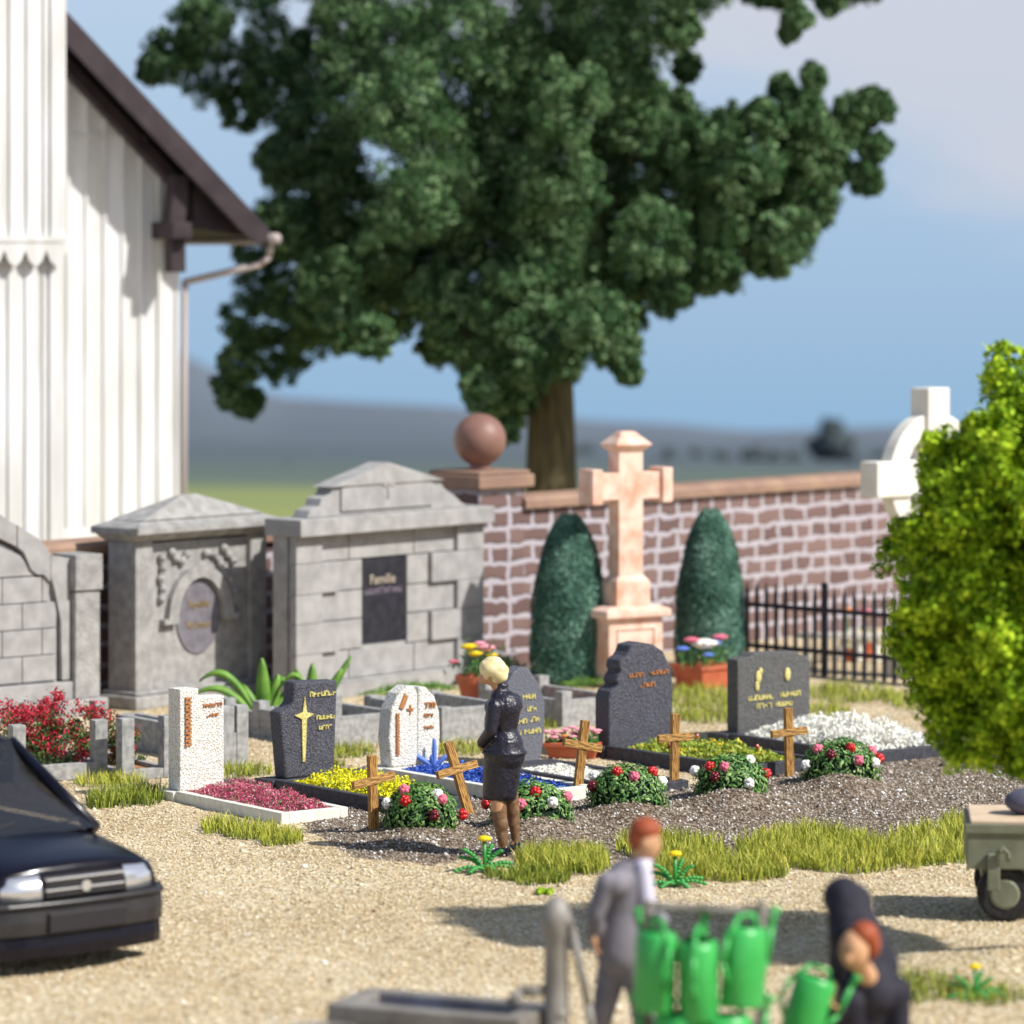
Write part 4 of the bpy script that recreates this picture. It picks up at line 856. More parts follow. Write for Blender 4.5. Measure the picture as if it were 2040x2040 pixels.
for tgt in ((-3.0,.8,5.2),(3.0,1.2,6.2),(2.0,1.4,8),(-1.8,1.4,8)):
    z0 = max(1.9, tgt[2]*.62-.3); limb(b, (0,0,z0), tgt, .17, .04, 8)
b.build('trunk','bark',t,smooth=True)
# lime-green ball tree
t2 = G(2068,1915)
t = thing('ornamental_tree', t2, 0, 'small lime-green ball tree cut by the right picture edge', 'tree')
bb = []
q = random.Random(5)
for k in range(185):
    d = Vector((q.gauss(0,1),q.gauss(0,1),q.gauss(0,1))).normalized(); rr = q.uniform(.55,.95)
    z = d.z*1.72*rr; wz = 1.0 if z < .2 else 1-.12*z
    bb.append((np.array([.06+d.x*1.14*rr*wz, d.y*1.12*rr*wz, 2.90+z]), q.uniform(.18,.32)))
clumps(bb, 60, .030, .6, 'lime', t, 'crown', lambda q_,n,k: np.clip(rng.normal(.5,.2,n)+rng.choice([-.2,0,.2]),0,1), 26, .33)
b = MB(); b.lathe([(.13,-.02),(.075,.15),(.062,.6),(.055,1.4),(.045,2.6)],12)
for k in range(9):
    th = k*2.4; limb(b,(0,0,1.2+k*.18),(.75*math.cos(th),.75*math.sin(th),1.9+k*.25),.03,.008,6)
b.build('trunk','bark2',t,smooth=True)
# distant trees on the slope
fm = pm('distant_foliage', (.045,.06,.065), (.06,.078,.082), .3, .95)
for k, (px, py, r, D, lb) in enumerate([(1500,915,34,280,'distant dark round tree on the slope behind the sandstone cross'),(1655,890,52,280,'largest distant dark tree, seen left of the ivory ringed cross'),(1390,918,28,300,'small distant dark tree just right of the sandstone cross'),(575,968,16,190,'single faint bush on the green meadow'),(1580,918,24,290,'faint distant bush between the two larger trees'),(1160,905,26,300,'faint distant tree left of the sandstone cross'),(1760,925,30,300,'distant bush behind the ivory ringed cross'),(1440,915,26,260,'middle one of the faint distant trees between the two crosses'),(1330,925,30,260,'distant bush seen just above the coping right of the sandstone cross'),(1545,925,30,250,'distant bush low on the slope left of the largest dark tree'),(1700,925,30,250,'distant bush low on the slope right of the largest dark tree')]):
    c = P(px, py, D); rr = r*D/F
    gz_ = far_z(c.x, c.y); t = thing('distant_tree', (c.x, c.y, gz_), 0, lb, 'tree')
    b = MB(); b.tube((0,0,-.3),(0,0,max(.5,c.z-gz_)),rr*.12,rr*.06,6); b.build('trunk','bark',t)
    b = MB(); q = random.Random(k)
    for _ in range(26):
        d = Vector((q.gauss(0,1),q.gauss(0,1),q.gauss(0,1))).normalized()*rr*q.uniform(.2,.8); b.ball((d.x,d.y,c.z-gz_+d.z*1.0), rr*q.uniform(.25,.42), 8, 6, jit=.2)
    b.build('crown', fm, t)
# ================================================================= CHAPEL
ah = 30; hc = P(355,1045,57.0); hc.z = 0
t = thing('chapel', hc, ah, 'cream board-clad chapel with steep dark roof and projecting gable tower', 'chapel')
def zt(py, D): return HC-(py-YH)*D/F
tp = .96
def roofz(u): return 5.60-(u-1.0)*tp     # top surface height at local x = u
b = MB(); zb = -.1
W_ = 8.0; wz = roofz(0)-.42
b.prism([(-W_,zb),(0,zb),(0,wz),(-W_/2,wz+W_/2*tp),(-W_,wz)], 0, 10); 
k = 0; x = -.0
MBb = b
while x > -W_+.2:
    zt_ = wz+(-x if x > -W_/2 else W_+x)*tp
    b.box(x-.045, x+.0, -.035, 0, 1.42, zt_-.05); x -= .28
b.box(-W_, .002, -.05, 0, 1.28, 1.42).box(-W_, .0, -.03, 0, zt(280,57), zt(280,57)+.06)
b.build('boarded_wall', 'batten', t)
r = MB()
ov = .75
def slabq(u0, u1, th, y0, y1):
    r.prism([(u0,roofz(u0)-th),(u1,roofz(u1)-th),(u1,roofz(u1)),(u0,roofz(u0))], y0, y1)
slabq(-4, 1.0, .16, -ov, 10.4)
r.prism([(-9.0,roofz(1.0)-.16),(-4,roofz(-4)-.16),(-4,roofz(-4)),(-9.0,roofz(1.0))], -ov, 10.4)
r.build('roof', 'roofm', t)
bb_ = MB().prism([(-4,roofz(-4)-.42),(.76,roofz(.76)-.40),(1.03,roofz(1.03)-.2),(1.03,roofz(1.03)+.04),(-4,roofz(-4)+.04)], -ov-.08, -ov-.003)
bb_.build('bargeboard', 'roofm', t, .01)
MB().prism([(-4,roofz(-4)-.52),(.5,roofz(.5)-.52),(.5,roofz(.5)-.3),(-4,roofz(-4)-.3)], -.28,-.06).build('inner_rafter', 'roofm', t)
MB().prism([(.0,roofz(0)-.3),(.0,zt(455,57)),(.70,zt(468,57)),(.90,roofz(.9)-.2)], -.5, 10).build('eaves_soffit', 'roofm', t)
MB().box(-.42,-.12,-.72,0,4.92+.55,5.15+.55).box(-.36,-.14,-.55,-.3,4.75+.25,5.5).build('roof_bracket', 'roofm', t, .01)
MB().prism([(-.42,zt(455,57)),(-.18,zt(455,57)),(-.10,zt(350,57)),(-.34,zt(350,57))], -.6,-.35).build('roof_bracket', 'roofm', t, .01)
g = MB().tube((1.08,-.95,roofz(1.03)-.10),(1.08,10,roofz(1.03)-.10),.085,.085,12)
g.build('gutter','gutter',t,smooth=True)
zq = roofz(1.03)-.10
MB().path([(1.08,-.80,zq),(1.06,-.75,zq-.26),(.95,-.70,zq-.36),(.08,-.05,zt(562,57)),(.06,-.03,.2)], .05).build('downpipe','gutter',t,smooth=True)
# projecting tower bay at far left
DTW = 53.5; tc_ = P(125,1045,DTW); tc_.z = 0
Rinv = Matrix.Rotation(-R(ah),3,'Z'); lt = Rinv@(tc_-hc)
x1 = lt.x; y0 = lt.y
b = MB().box(x1-5, x1, y0, y0+4.2, -.1, 9.5)
b.box(x1-.20, x1+.012, y0-.04, y0, .3, zt(487,DTW)+.0)
b.box(x1-.20, x1+.012, y0-.08, y0-.0, zt(480,DTW), 9.5)
x = x1-.25
while x > x1-2:
    b.box(x-.05, x, y0-.03, y0, .3, zt(500,DTW)); b.box(x-.05, x, y0-.07, y0-.04, zt(478,DTW), 9.5); x -= .245
b.box(x1-5, x1-.2, y0-.04, y0-.001, zt(478,DTW), 9.5)
b.build('tower_wall', 'batten', t)
sk = MB(); x = x1; 
sk.box(x1-5, x1+.02, y0-.16, y0-.001, zt(478,DTW)-.03, zt(478,DTW)+.05)
while x > x1-2:
    sk.prism([(x-.30,zt(480,DTW)-.03),(x-.30,zt(498,DTW)),(x-.24,zt(520,DTW)),(x-.15,zt(532,DTW)),(x-.06,zt(520,DTW)),(x,zt(498,DTW)),(x,zt(480,DTW)-.03)], y0-.15, y0-.10); x -= .30
sk.build('scalloped_skirt', 'batten', t)
# ================================================================= CAR
def car():
    a = R(-50)   # local +x forward points (cos a, sin a)
    fwd = Vector((math.cos(a), math.sin(a), 0)); left = Vector((-math.sin(a), math.cos(a), 0))
    fr = P(334,500,30.15); fr.z = 0; fr -= left*.80; org = fr-fwd*1.95
    t = thing('parked_car', org, math.degrees(a), 'black hatchback with silver headlights cut by the left picture edge', 'car')
    # body loft, x from rear to front
    secs = [(-1.95,.70,.34,.80),(-1.85,.78,.24,.86),(-1.2,.82,.20,.90),(-.2,.83,.20,.90),(.55,.83,.20,.90),(1.05,.82,.20,.89),(1.35,.81,.20,.84),(1.65,.79,.20,.805),(1.85,.765,.22,.765),(1.93,.74,.30,.735)]
    vs = []; fs = []; n = 14
    for (x, w, z0, z1) in secs:
        hh = z1-z0
        half = [(0,z1+.05),(w*.45,z1+.040),(w*.78,z1+.008),(w*.93,z1-.045),(w,z0+hh*.60),(w*.99,z0+hh*.3),(w*.93,z0),(0,z0)]
        ring = half[:-1]+[(0,z0)]+[(-y,z) for y,z in half[1:-1]][::-1]
        for (y, z) in ring:
            bul = .09*(1-(y/.85)**2) if x > 1.9 else (.07*(1-(y/.85)**2) if x > 1.8 else (.04*(1-(y/.85)**2) if x > 1.6 else 0))
            vs.append((x+bul, y, z))
    n = len(ring)
    for j in range(len(secs)-1):
        for k in range(n): fs.append((j*n+k, (j+1)*n+k, (j+1)*n+(k+1)%n, j*n+(k+1)%n))
    fs.append(tuple(range(n))); fs.append(tuple(range(len(secs)*n-1,(len(secs)-1)*n-1,-1)))
    o = MB().add(vs, fs).build('body','car',t,.0,True)
    sb = o.modifiers.new('s','SUBSURF'); sb.levels = sb.render_levels = 2
    e = o.data.attributes.new('crease_edge','FLOAT','EDGE')
    # roof, pillars
    wb, wt = .715, .60; xb, xt, zb_, zt_ = 1.20, .12, .90, 1.48
    roof = MB(); vs = []; fs = []
    rows = [(xt,wt,zt_),(xt-.25,wt+.01,zt_+.055),(xt-.8,wt+.015,zt_+.07),(xt-1.3,wt,zt_+.03),(xt-1.45,wt-.02,zt_-.02)]
    for (x,w,z) in rows:
        for y in np.linspace(-1,1,9): vs.append((x-.05*y*y, y*w, z-.045*abs(y)**3+.01*(1-y*y)))
    for j in range(4):
        for k in range(8): fs.append((j*9+k,(j+1)*9+k,(j+1)*9+k+1,j*9+k+1))
    ro = roof.add(vs,fs).build('roof','car',t,0,True); ro.modifiers.new('s','SOLIDIFY').thickness = .04
    for s in (-1,1):
        MB().tube((xb-.10,s*wb,zb_-.02),(xt-.02,s*(wt+.01),zt_-.02),.055,.045,10).build('pillar','car',t,0,True)
        MB().tube((-.75,s*.77,.88),(-.80,s*(wt+.01),zt_+.02),.05,.045,8).build('pillar','car',t,0,True)
        MB().tube((-1.85,s*.70,.88),(xt-1.42,s*(wt-.03),zt_-.01),.06,.05,8).build('pillar','car',t,0,True)
    def sheet(name, rows, nx=9, bul=.06):
        vs = []; fs = []
        for (x,w,z) in rows:
            for y in np.linspace(-1,1,nx): vs.append((x+bul*(1-y*y), y*w, z))
        for j in range(len(rows)-1):
            for k in range(nx-1): fs.append((j*nx+k,j*nx+k+1,(j+1)*nx+k+1,(j+1)*nx+k))
        return MB().add(vs,fs).build(name,'glass',t,0,True)
    sheet('windscreen', [(xb-.04,wb-.01,zb_+.0),(xb-.30,.70,1.01),(xb-.60,.665,1.14),(xb-.85,.63,1.26),(xt+.01,wt,zt_)])
    for s in (-1,1):
        MB().add([(xb-.16,s*.745,.90),(-.7,s*.77,.90),(-.76,s*.615,zt_),(xt-.03,s*.61,zt_-.01)],[(0,1,2,3)]).build('side_window','glass',t)
        MB().add([(-.84,s*.77,.90),(-1.75,s*.71,.90),(xt-1.38,s*.58,zt_),(-.88,s*.615,zt_)],[(0,1,2,3)]).build('side_window','glass',t)
    sheet('rear_window', [(-1.85,.66,.9),(xt-1.44,.56,zt_-.02)], bul=-.04)
    MB().box(.75,1.06,-.66,.66,.78,.90).ball((.78,-.32,.92),(.14,.16,.06)).build('dashboard','car_inner',t,.02)
    for s in (-1,1):
        MB().box(-.25,.30,s*.36-.23,s*.36+.23,.40,.62).box(-.32,-.16,s*.36-.22,s*.36+.22,.55,1.08).box(-.30,-.20,s*.36-.11,s*.36+.11,1.09,1.24).build('seat','car_inner',t,.04)
    st_ = MB()
    for k in range(20):
        t0 = k*math.pi/10; t1 = (k+1)*math.pi/10; f_ = lambda th: (.62+.05*math.sin(th), -.34+.17*math.cos(th), .95+.15*math.sin(th)); st_.tube(f_(t0), f_(t1), .014, .014, 6, False)
    st_.build('steering_wheel','car_trim',t,0,True)
    # wipers
    MB().tube((1.13,.10,.925),(1.03,.62,.955),.010).build('wiper','car_trim',t); MB().tube((1.15,-.50,.92),(1.05,.02,.975),.010).build('wiper','car_trim',t)
    # bumper
    def band(z0, z1, out, name, mat, x0=1.90, wmax=.82, nn=21, depth=.10):
        vs = []; fs = []
        for k in range(nn):
            u = -1+2*k/(nn-1); y = u*wmax; x = x0+.10*(1-abs(u)**2.2)-(.16*max(0,(abs(u)-.84)/.16)**2)
            vs += [(x+out,y,z0),(x+out+.012,y,(z0+z1)/2),(x+out,y,z1),(x-depth,y*.97,z1),(x-depth,y*.97,z0)]
        for k in range(nn-1):
            for j in range(5): fs.append((5*k+j,5*(k+1)+j,5*(k+1)+(j+1)%5,5*k+(j+1)%5))
        fs += [(0,1,2,3,4)[::-1], tuple(range(5*nn-5,5*nn))]
        return MB().add(vs,fs).build(name,mat,t,.008,False)
    band(.30,.50,.06,'front_bumper','car_trim'); band(.502,.545,.085,'bumper_strip','car_trim'); band(.13,.295,.035,'front_skirt','car'); 
    MB().box(2.045,2.085,-.34,.34,.315,.46).build('number_plate_recess','plate',t,.01)
    MB().box(1.98,2.02,-.36,.36,.555,.72).build('grille_backing','plate',t,.01)
    for k in range(4): MB().box(2.015,2.045,-.345,.345,.572+k*.039,.590+k*.039).build('grille_bar','chrome' if k in (1,3) else 'car_trim',t,.004)
    em = MB().tube((2.04,0,.63),(2.056,0,.63),.042,.042,20); em.build('round_badge','chrome',t)
    for s in (-1,1):
        vs = []; fs = []; nn = 8
        for k in range(nn+1):
            u = k/nn; y = s*(.37+.385*u); x = 1.985-.03*u-.17*u**3
            vs += [(x+.045,y,.553),(x+.035,y,.64),(x-.005,y,.735-.02*u),(x-.10,y,.735-.02*u),(x-.10,y,.553)]
        for k in range(nn):
            for j in range(5):
                q_ = (5*k+j,5*(k+1)+j,5*(k+1)+(j+1)%5,5*k+(j+1)%5); fs.append(q_ if s > 0 else q_[::-1])
        h = MB().add(vs,fs).build('headlight','chrome',t,.0,True)
        for xw in (1.22,-1.28):
            w = MB()
            w.tube((xw,s*.66,.29),(xw,s*.845,.29),.29,.29,28); o_ = w.build('tyre','rubber',t,.02)
            MB().tube((xw,s*.845,.29),(xw,s*.858,.29),.18,.17,20).build('rim','grey_metal',o_)
    return t
car()
# ================================================================= PEOPLE
def fused(name, caps, balls, mat, parent, vox=.012, sm=4):
    b = MB()
    for p0, r0, p1, r1 in caps: b.tube(p0, p1, r0, r1, 18); b.ball(p0, (r0,)*3, 18, 12); b.ball(p1, (r1,)*3, 18, 12)
    for c, r in balls: b.ball(c, r, 20, 14)
    o = b.build(name, mat, parent, smooth=True)
    m = o.modifiers.new('r','REMESH'); m.mode = 'VOXEL'; m.voxel_size = vox; m.use_smooth_shade = True
    s = o.modifiers.new('s','SMOOTH'); s.iterations = sm; s.factor = .5
    return o
def hand(cv, tip_dir, palm_n, s=1.):
    """palm + five curled finger capsules; returns caps"""
    c = Vector(cv); d = Vector(tip_dir).normalized(); n = Vector(palm_n).normalized(); w = d.cross(n).normalized(); out = []
    out.append((c, .024*s, c+d*.055*s, .026*s)); out.append((c+w*.018*s, .020*s, c+d*.06*s+w*.022*s, .018*s)); out.append((c-w*.018*s, .020*s, c+d*.06*s-w*.022*s, .018*s))
    for k, L in enumerate((.060,.070,.064,.050)):
        b0 = c+d*.065*s+w*(.030-.020*k)*s; m = b0+d*L*.55*s+n*.014*s; e = m+d*L*.25*s+n*.03*s
        out += [(b0,.0095*s,m,.009*s),(m,.009*s,e,.008*s)]
    tb = c+w*.03*s+d*.01*s; tm = tb+w*.03*s+d*.03*s+n*.01*s; out += [(tb,.012*s,tm,.010*s),(tm,.010*s,tm+d*.03*s+n*.012*s,.009*s)]
    return out
# mourning woman
wb_ = GG(1005,1704); t = thing('person', wb_, 0, 'woman in black suit and heels standing with bowed head, seen from behind', 'person'); t.scale = (1.02,1.02,1.045)
body = fused('body', [((-.02,.02,1.20),.07,(-.045,.01,1.40),.052),((-.045,.01,1.38),.05,(-.10,.015,1.50),.055),
    ((-.065,-.05,.56),.072,(-.045,-.055,.34),.066),((-.045,-.055,.34),.064,(-.01,-.06,.09),.038),
    ((.045,.05,.56),.068,(.075,.05,.34),.058),((.075,.05,.34),.056,(.095,.045,.12),.034),
    ((-.01,0,.70),.09,(-.02,0,1.15),.08),((-.01,-.06,.09),.036,(-.05,-.06,.04),.028),((.095,.045,.12),.034,(.06,.04,.06),.026)]
    + hand((-.205,-.02,.955),(-.15,.6,-.5),(.5,.3,0),.9),
    [((-.125,.015,1.525),(.082,.078,.10)),((-.185,.02,1.475),(.035,.045,.045)),((-.215,.03,1.50),(.018,.014,.02)),((-.115,-.065,1.505),(.018,.012,.028))], 'skin', t, .009, 3)
MB().ball((-.178,-.025,1.535),(.010,.008,.010),8,6).ball((-.20,.06,1.535),(.010,.010,.010),8,6).build('eyes', 'shoe', t)
fused('tights', [((-.06,-.04,.56),.074,(-.045,-.055,.34),.068),((-.045,-.055,.34),.0665,(-.008,-.06,.085),.040),
    ((.04,.04,.56),.072,(.075,.05,.34),.060),((.075,.05,.34),.058,(.097,.045,.115),.036)], [((-.03,-.06,.27),(.062,.066,.09)),((.082,.05,.27),(.052,.056,.085))], 'tights', t, .009, 2)
hc_ = fused('hair', [((-.16,-.02,1.58),.035,(-.15,-.035,1.50),.03)], [((-.10,.01,1.565),(.118,.110,.095)),((-.055,.0,1.52),(.085,.095,.085)),((-.02,-.01,1.50),(.05,.06,.05)),((-.10,.01,1.635),(.075,.07,.035)),((-.165,.0,1.585),(.05,.07,.055)),((-.04,-.04,1.57),(.06,.05,.055)),((-.12,-.07,1.57),(.07,.035,.05)),((.0,.03,1.545),(.04,.05,.05))], 'hair', t, .010, 2)
fused('jacket', [((-.10,-.08,1.25),.075,(.075,.09,1.27),.082),((-.045,-.02,1.32),.080,(-.02,0,1.20),.13),((-.005,0,1.24),.15,(.0,0,1.06),.112),((.0,0,1.06),.112,(.0,0,.92),.160),((.0,0,.92),.165,(.0,0,.85),.180),
    ((-.085,-.13,1.26),.070,(-.115,-.16,1.06),.056),((-.115,-.16,1.06),.055,(-.195,-.05,.955),.042),((.085,.11,1.25),.070,(.04,.19,1.05),.052),((.04,.19,1.05),.052,(-.15,.14,.93),.04),
    ((-.005,.0,1.36),.048,(-.03,.01,1.41),.060)], [((.0,0,.865),(.200,.185,.04)),((-.19,-.03,.95),(.045,.045,.05)),((.03,.02,1.26),(.13,.13,.09)),((-.02,.01,1.425),(.062,.058,.016))], 'black_cloth', t, .009, 2)
sk_ = MB(); prof = [(.165,.86),(.168,.78),(.162,.70),(.154,.60),(.149,.52),(.144,.475),(.134,.470),(.06,.49)]
vs = []; fs = []; n = 36
for j, (r, z) in enumerate(prof):
    for k in range(n):
        th = 2*math.pi*k/n; w = 1+.018*math.sin(3*th+z*9)+.012*math.sin(7*th); vs.append((-.012-.03*(1-(z-.44)/.42)+r*w*math.cos(th), r*.88*w*math.sin(th), z))
for j in range(len(prof)-1):
    for k in range(n): fs.append((j*n+k,(j+1)*n+k,(j+1)*n+(k+1)%n,j*n+(k+1)%n))
sk_.add(vs, fs).build('skirt','black_cloth',t,0,True)
fused('shoe', [((-.0,-.06,.055),.036,(-.10,-.085,.030),.030),((-.10,-.085,.030),.030,(-.165,-.10,.016),.016),((.012,-.058,.06),.016,(.02,-.058,.0),.010)], [((-.0,-.06,.07),(.042,.040,.030))], 'shoe', t, .006, 2)
fused('shoe', [((.10,.045,.085),.034,(.04,.03,.045),.028),((.04,.03,.045),.028,(-.02,.01,.02),.016),((.118,.047,.08),.016,(.128,.047,.0),.010)], [((.10,.045,.095),(.038,.036,.028))], 'shoe', t, .006, 2)
# man in grey suit
D_ = 25.8; mb = P(1240,500,D_); mb.z = 0
t = thing('person', mb, 0, 'blurred man in grey suit with rust-red hair striding beside the green cans', 'person')
fused('body', [((.09,.0,1.34),.055,(.13,-.01,1.44),.055),((.0,0,.90),.12,(.04,0,1.28),.11),((-.0,.0,.9),.08,(-.10,.05,.5),.06),((-.10,.05,.5),.058,(-.20,.08,.08),.04),((.04,-.02,.9),.08,(.12,-.04,.5),.06),((.12,-.04,.5),.058,(.16,-.05,.08),.04)]
     + hand((-.178,-.05,.93),(0,-.1,-1),(.9,-.2,0),1.15), [((.16,-.01,1.50),(.088,.095,.12)),((.235,-.03,1.49),(.018,.014,.024)),((.14,-.105,1.50),(.014,.012,.028)),((.14,.085,1.50),(.014,.012,.028))], 'skin', t, .012, 3)
MB().ball((.225,-.065,1.525),(.011,.011,.009),8,6).ball((.232,.015,1.525),(.011,.011,.009),8,6).build('eyes','shoe',t)
fused('hair', [], [((.145,.0,1.58),(.105,.108,.085)),((.10,.0,1.53),(.07,.095,.09))], 'redcap', t, .012, 3)
fused('jacket', [((-.05,-.16,1.26),.085,(.11,.16,1.28),.085),((.04,0,1.25),.155,(.02,0,1.05),.145),((.02,0,1.05),.145,(-.01,0,.80),.165),((-.10,-.17,1.27),.075,(-.175,-.15,1.07),.060),((-.175,-.15,1.07),.060,(-.18,-.06,.93),.048),((.10,.18,1.27),.07,(.18,.16,1.06),.058),((.18,.16,1.06),.056,(.26,.0,1.0),.045)], [], 'suit', t, .014, 3)
fused('trousers', [((-.02,.03,.88),.115,(-.10,.05,.5),.085),((-.10,.05,.5),.082,(-.20,.08,.08),.058),((.04,-.03,.88),.11,(.12,-.04,.5),.085),((.12,-.04,.5),.082,(.16,-.05,.08),.058)], [], 'suit', t, .014, 3)
fused('shirt_front', [((.13,-.10,1.36),.05,(.16,-.12,1.10),.055)], [((.13,-.03,1.38),(.07,.06,.035))], 'shirt', t, .012, 2)
for (x, y, z) in ((-.20,.08,.04),(.16,-.05,.04)): fused('shoe', [((x,y,z),.05,(x+.16,y-.03,z-.01),.04)], [], 'shoe', t, .014, 2)
# bent figure in black carrying a can
D_ = 25.2; S_ = F/D_; fb = P(1710,500,D_); fb.z = 0
def L2(px, py, y=0.): return ((px-1710)/S_, y, HC-(py-YH)/S_)
t = thing('person', fb, 0, 'blurred figure in black bending forward, rust-coloured hair, face lowered', 'person')
fused('body', [(L2(1733,1955,-.16),.07,L2(1698,1885,-.30),.055),(L2(1700,1850,.22),.10,L2(1728,1960,-.05),.11),((-.06,.25,.95),.08,(-.08,.25,.06),.045),((.10,.25,.95),.08,(.12,.25,.06),.045)]+hand(L2(1652,1945,-.32),(-.2,-.3,-.9),(.8,-.3,0),1.25), [(L2(1692,1872,-.36),(.092,.10,.125)),(L2(1678,1886,-.46),(.018,.02,.024)),(L2(1724,1870,-.34),(.014,.02,.03))], 'skin', t, .012, 3)
MB().ball(L2(1682,1868,-.452),(.011,.011,.009),8,6).ball(L2(1668,1870,-.42),(.011,.011,.009),8,6).build('eyes','shoe',t)
fused('hair', [], [(L2(1712,1842,-.34),(.092,.10,.080)),(L2(1730,1862,-.30),(.05,.09,.10))], 'redcap', t, .012, 3)
fused('coat', [(L2(1686,1800,.22),.135,L2(1706,1806,.16),.12),(L2(1690,1800,.18),.13,L2(1708,1870,.08),.18),(L2(1705,1860,.10),.165,L2(1735,1930,0),.18),(L2(1700,1850,.15),.15,L2(1738,1965,-.10),.165),(L2(1690,1985,-.14),.13,L2(1690,2060,-.05),.14),(L2(1684,1972,-.16),.09,L2(1782,1972,-.10),.105),(L2(1700,1850,.2),.14,(.0,.25,.55),.17),
    (L2(1678,1970,-.18),.075,L2(1650,2010,-.26),.06),(L2(1650,2010,-.26),.06,L2(1653,1958,-.32),.045),(L2(1785,1970,-.10),.078,L2(1790,2070,-.16),.062),(L2(1740,1970,-.05),.16,L2(1735,2080,.05),.16)], [], M['matte_black'], t, .014, 3)
for sx in (-.08,.12): fused('shoe', [((sx,.25,.05),.05,(sx-.04,.11,.04),.04)], [], 'shoe', t, .014, 2)
# ================================================================= WATERING PLACE
def can(loc, rot, label, group='green watering cans hanging on the rack', sc_=1.1):
    t = thing('watering_can', loc, 0, label, 'watering can', group); t.rotation_euler = rot; t.scale = (sc_,)*3
    vs = MB().lathe([(.12,0),(.135,.02),(.135,.40),(.12,.43),(.10,.44)], 24, capt=False); vs.v = [(x,y*.82,z) for x,y,z in vs.v]; vs.build('can_body','green_pl',t,.004,True)
    MB().path([(.10,0,.08),(.20,0,.24),(.23,0,.44),(.24,0,.50)], .018).tube((.24,0,.49),(.255,0,.53),.02,.035,14).build('spout','green_pl',t,0,True)
    MB().path([(-.12,0,.12),(-.19,0,.24),(-.16,0,.38),(-.06,0,.50),(.06,0,.50),(.09,0,.42)], .016).build('handle','green_pl',t,0,True)
    return t
rk = P(1400,500,24.2); rk.z = 0
t = thing('can_rack', rk, 0, 'grey metal rack holding the row of green watering cans', 'rack')
for x in (-.33,.36): MB().tube((x,.20,0),(x,.16,1.36),.03,.03).build('post','grey_metal',t)
for z in (1.33,.62): MB().tube((-.36,.17,z),(.42,.17,z-.05 if z > 1 else z),.024,.024).build('cross_rail','grey_metal',t)
for x in (-.27,0.,.27):
    MB().path([(x,.14,1.30),(x,.02,1.34),(x,-.02,1.38)], .012).build('hook','grey_metal',t)
S2 = F/24.2
def R2(px, py, y=0.): return Vector(((px-1020)/S2, 24.2+y, HC-(py-YH)/S2))
can(R2(1303,2015,0), (R(3),R(2),R(112)), 'green watering can at the left end of the rack')
can(R2(1392,2028,-.02), (0,R(-4),R(78)), 'green watering can in the middle of the rack')
can(R2(1478,2008,.03), (0,R(5),R(48)), 'green watering can at the right end of the rack')
can(R2(1350,2175,-.02), (0,0,R(160)), 'green watering can on the lower rail, mostly below the picture', sc_=1.1)
can(R2(1450,2180,-.02), (0,0,R(20)), 'green watering can on the lower rail beside the bending figure')
tc2 = can(P(1588,2075,24.8), (R(-4),R(17),R(-8)), 'green watering can carried by the bending figure in black', None, .95)
# pump and trough
pp = P(1108,500,25.4); pp.z = 0
t = thing('water_pump', pp, 0, 'old grey hand pump with slanting lever left of the striding man', 'pump')
MB().lathe([(.13,0),(.13,.05),(.085,.08),(.075,.95),(.095,.98),(.10,1.10),(.06,1.19),(.02,1.22)],20).build('pump_column','grey_metal',t,0,True)
MB().path([(.02,-.05,1.14),(.10,-.06,1.02),(.20,-.08,.55),(.24,-.08,.30)], .026).build('lever','grey_metal',t,0,True)
MB().path([(-.05,0,.62),(-.22,-.02,.62),(-.30,-.02,.54)], .035).build('spout','grey_metal',t,0,True)
MB().ball((.02,0,.48),(.07,.09,.06),12,8).build('joint','grey_metal',t,0,True)
tl = P(735,500,26.2); tl.z = 0
t = thing('water_trough', tl, -24, 'grey stone water trough in the blurred foreground', 'trough')
MB().box(0,1.35,-.62,-.50,0,.50).box(0,1.35,-.12,0,0,.50).box(0,.14,-.499,-.121,0,.50).box(1.21,1.35,-.499,-.121,0,.50).box(.14,1.21,-.499,-.121,0,.12).build('basin','grey_metal',t,.015)
MB().box(.141,1.209,-.498,-.122,.3,.40).build('water','water',t)
tl = P(640,500,25.2); tl.z = 0
t = thing('water_bucket', tl, 0, 'blue-water tub just inside the bottom picture edge', 'tub')
MB().lathe([(.18,0),(.22,.40),(.235,.40),(.235,.42),(.21,.42),(.20,.36)],24,capt=False).build('tub_wall','grey_metal',t,0,True)
MB().tube((0,0,.34),(0,0,.37),.205,.207,24).build('water','water',t)
# ================================================================= TRAILER
tb_ = P(1926,500,31.7); tb_.z = 0
t = thing('small_trailer', tb_, -5, 'olive utility trailer with tan load bed behind the lime-green tree', 'trailer')
MB().box(0,1.3,0,1.0,.42,.76).box(-.02,1.32,-.02,.0,.70,.78).build('box_body','olive',t,.02)
MB().box(.03,1.27,.03,.97,.76,.80).build('load_bed','tray',t,.01)
MB().box(.16,.26,-.06,.0,.26,.55).box(.12,1.2,.1,.9,.30,.42).build('chassis','olive',t,.01)
MB().path([(.24,-.05,.50),(.24,-.09,.56),(.28,-.10,.60),(.32,-.09,.56),(.32,-.05,.50)],.018).build('tow_hook','olive',t,0,True)
for y in (.04,.80):
    w = MB().tube((.30,y,.22),(.30,y+.14,.22),.22,.22,28).build('tyre','rubber',t,.03); MB().tube((.30,y-.012,.22),(.30,y,.22),.10,.12,18).build('hub','olive',w)
o = MB().ball((0,0,0),(.20,.16,.11),20,12,jit=.05).build('load_sack','sack',smooth=True); o.location = P(2050,1635,32.1); o.location.z = .90
tag(o,'blue-grey sack lying on the tan trailer bed','sack')
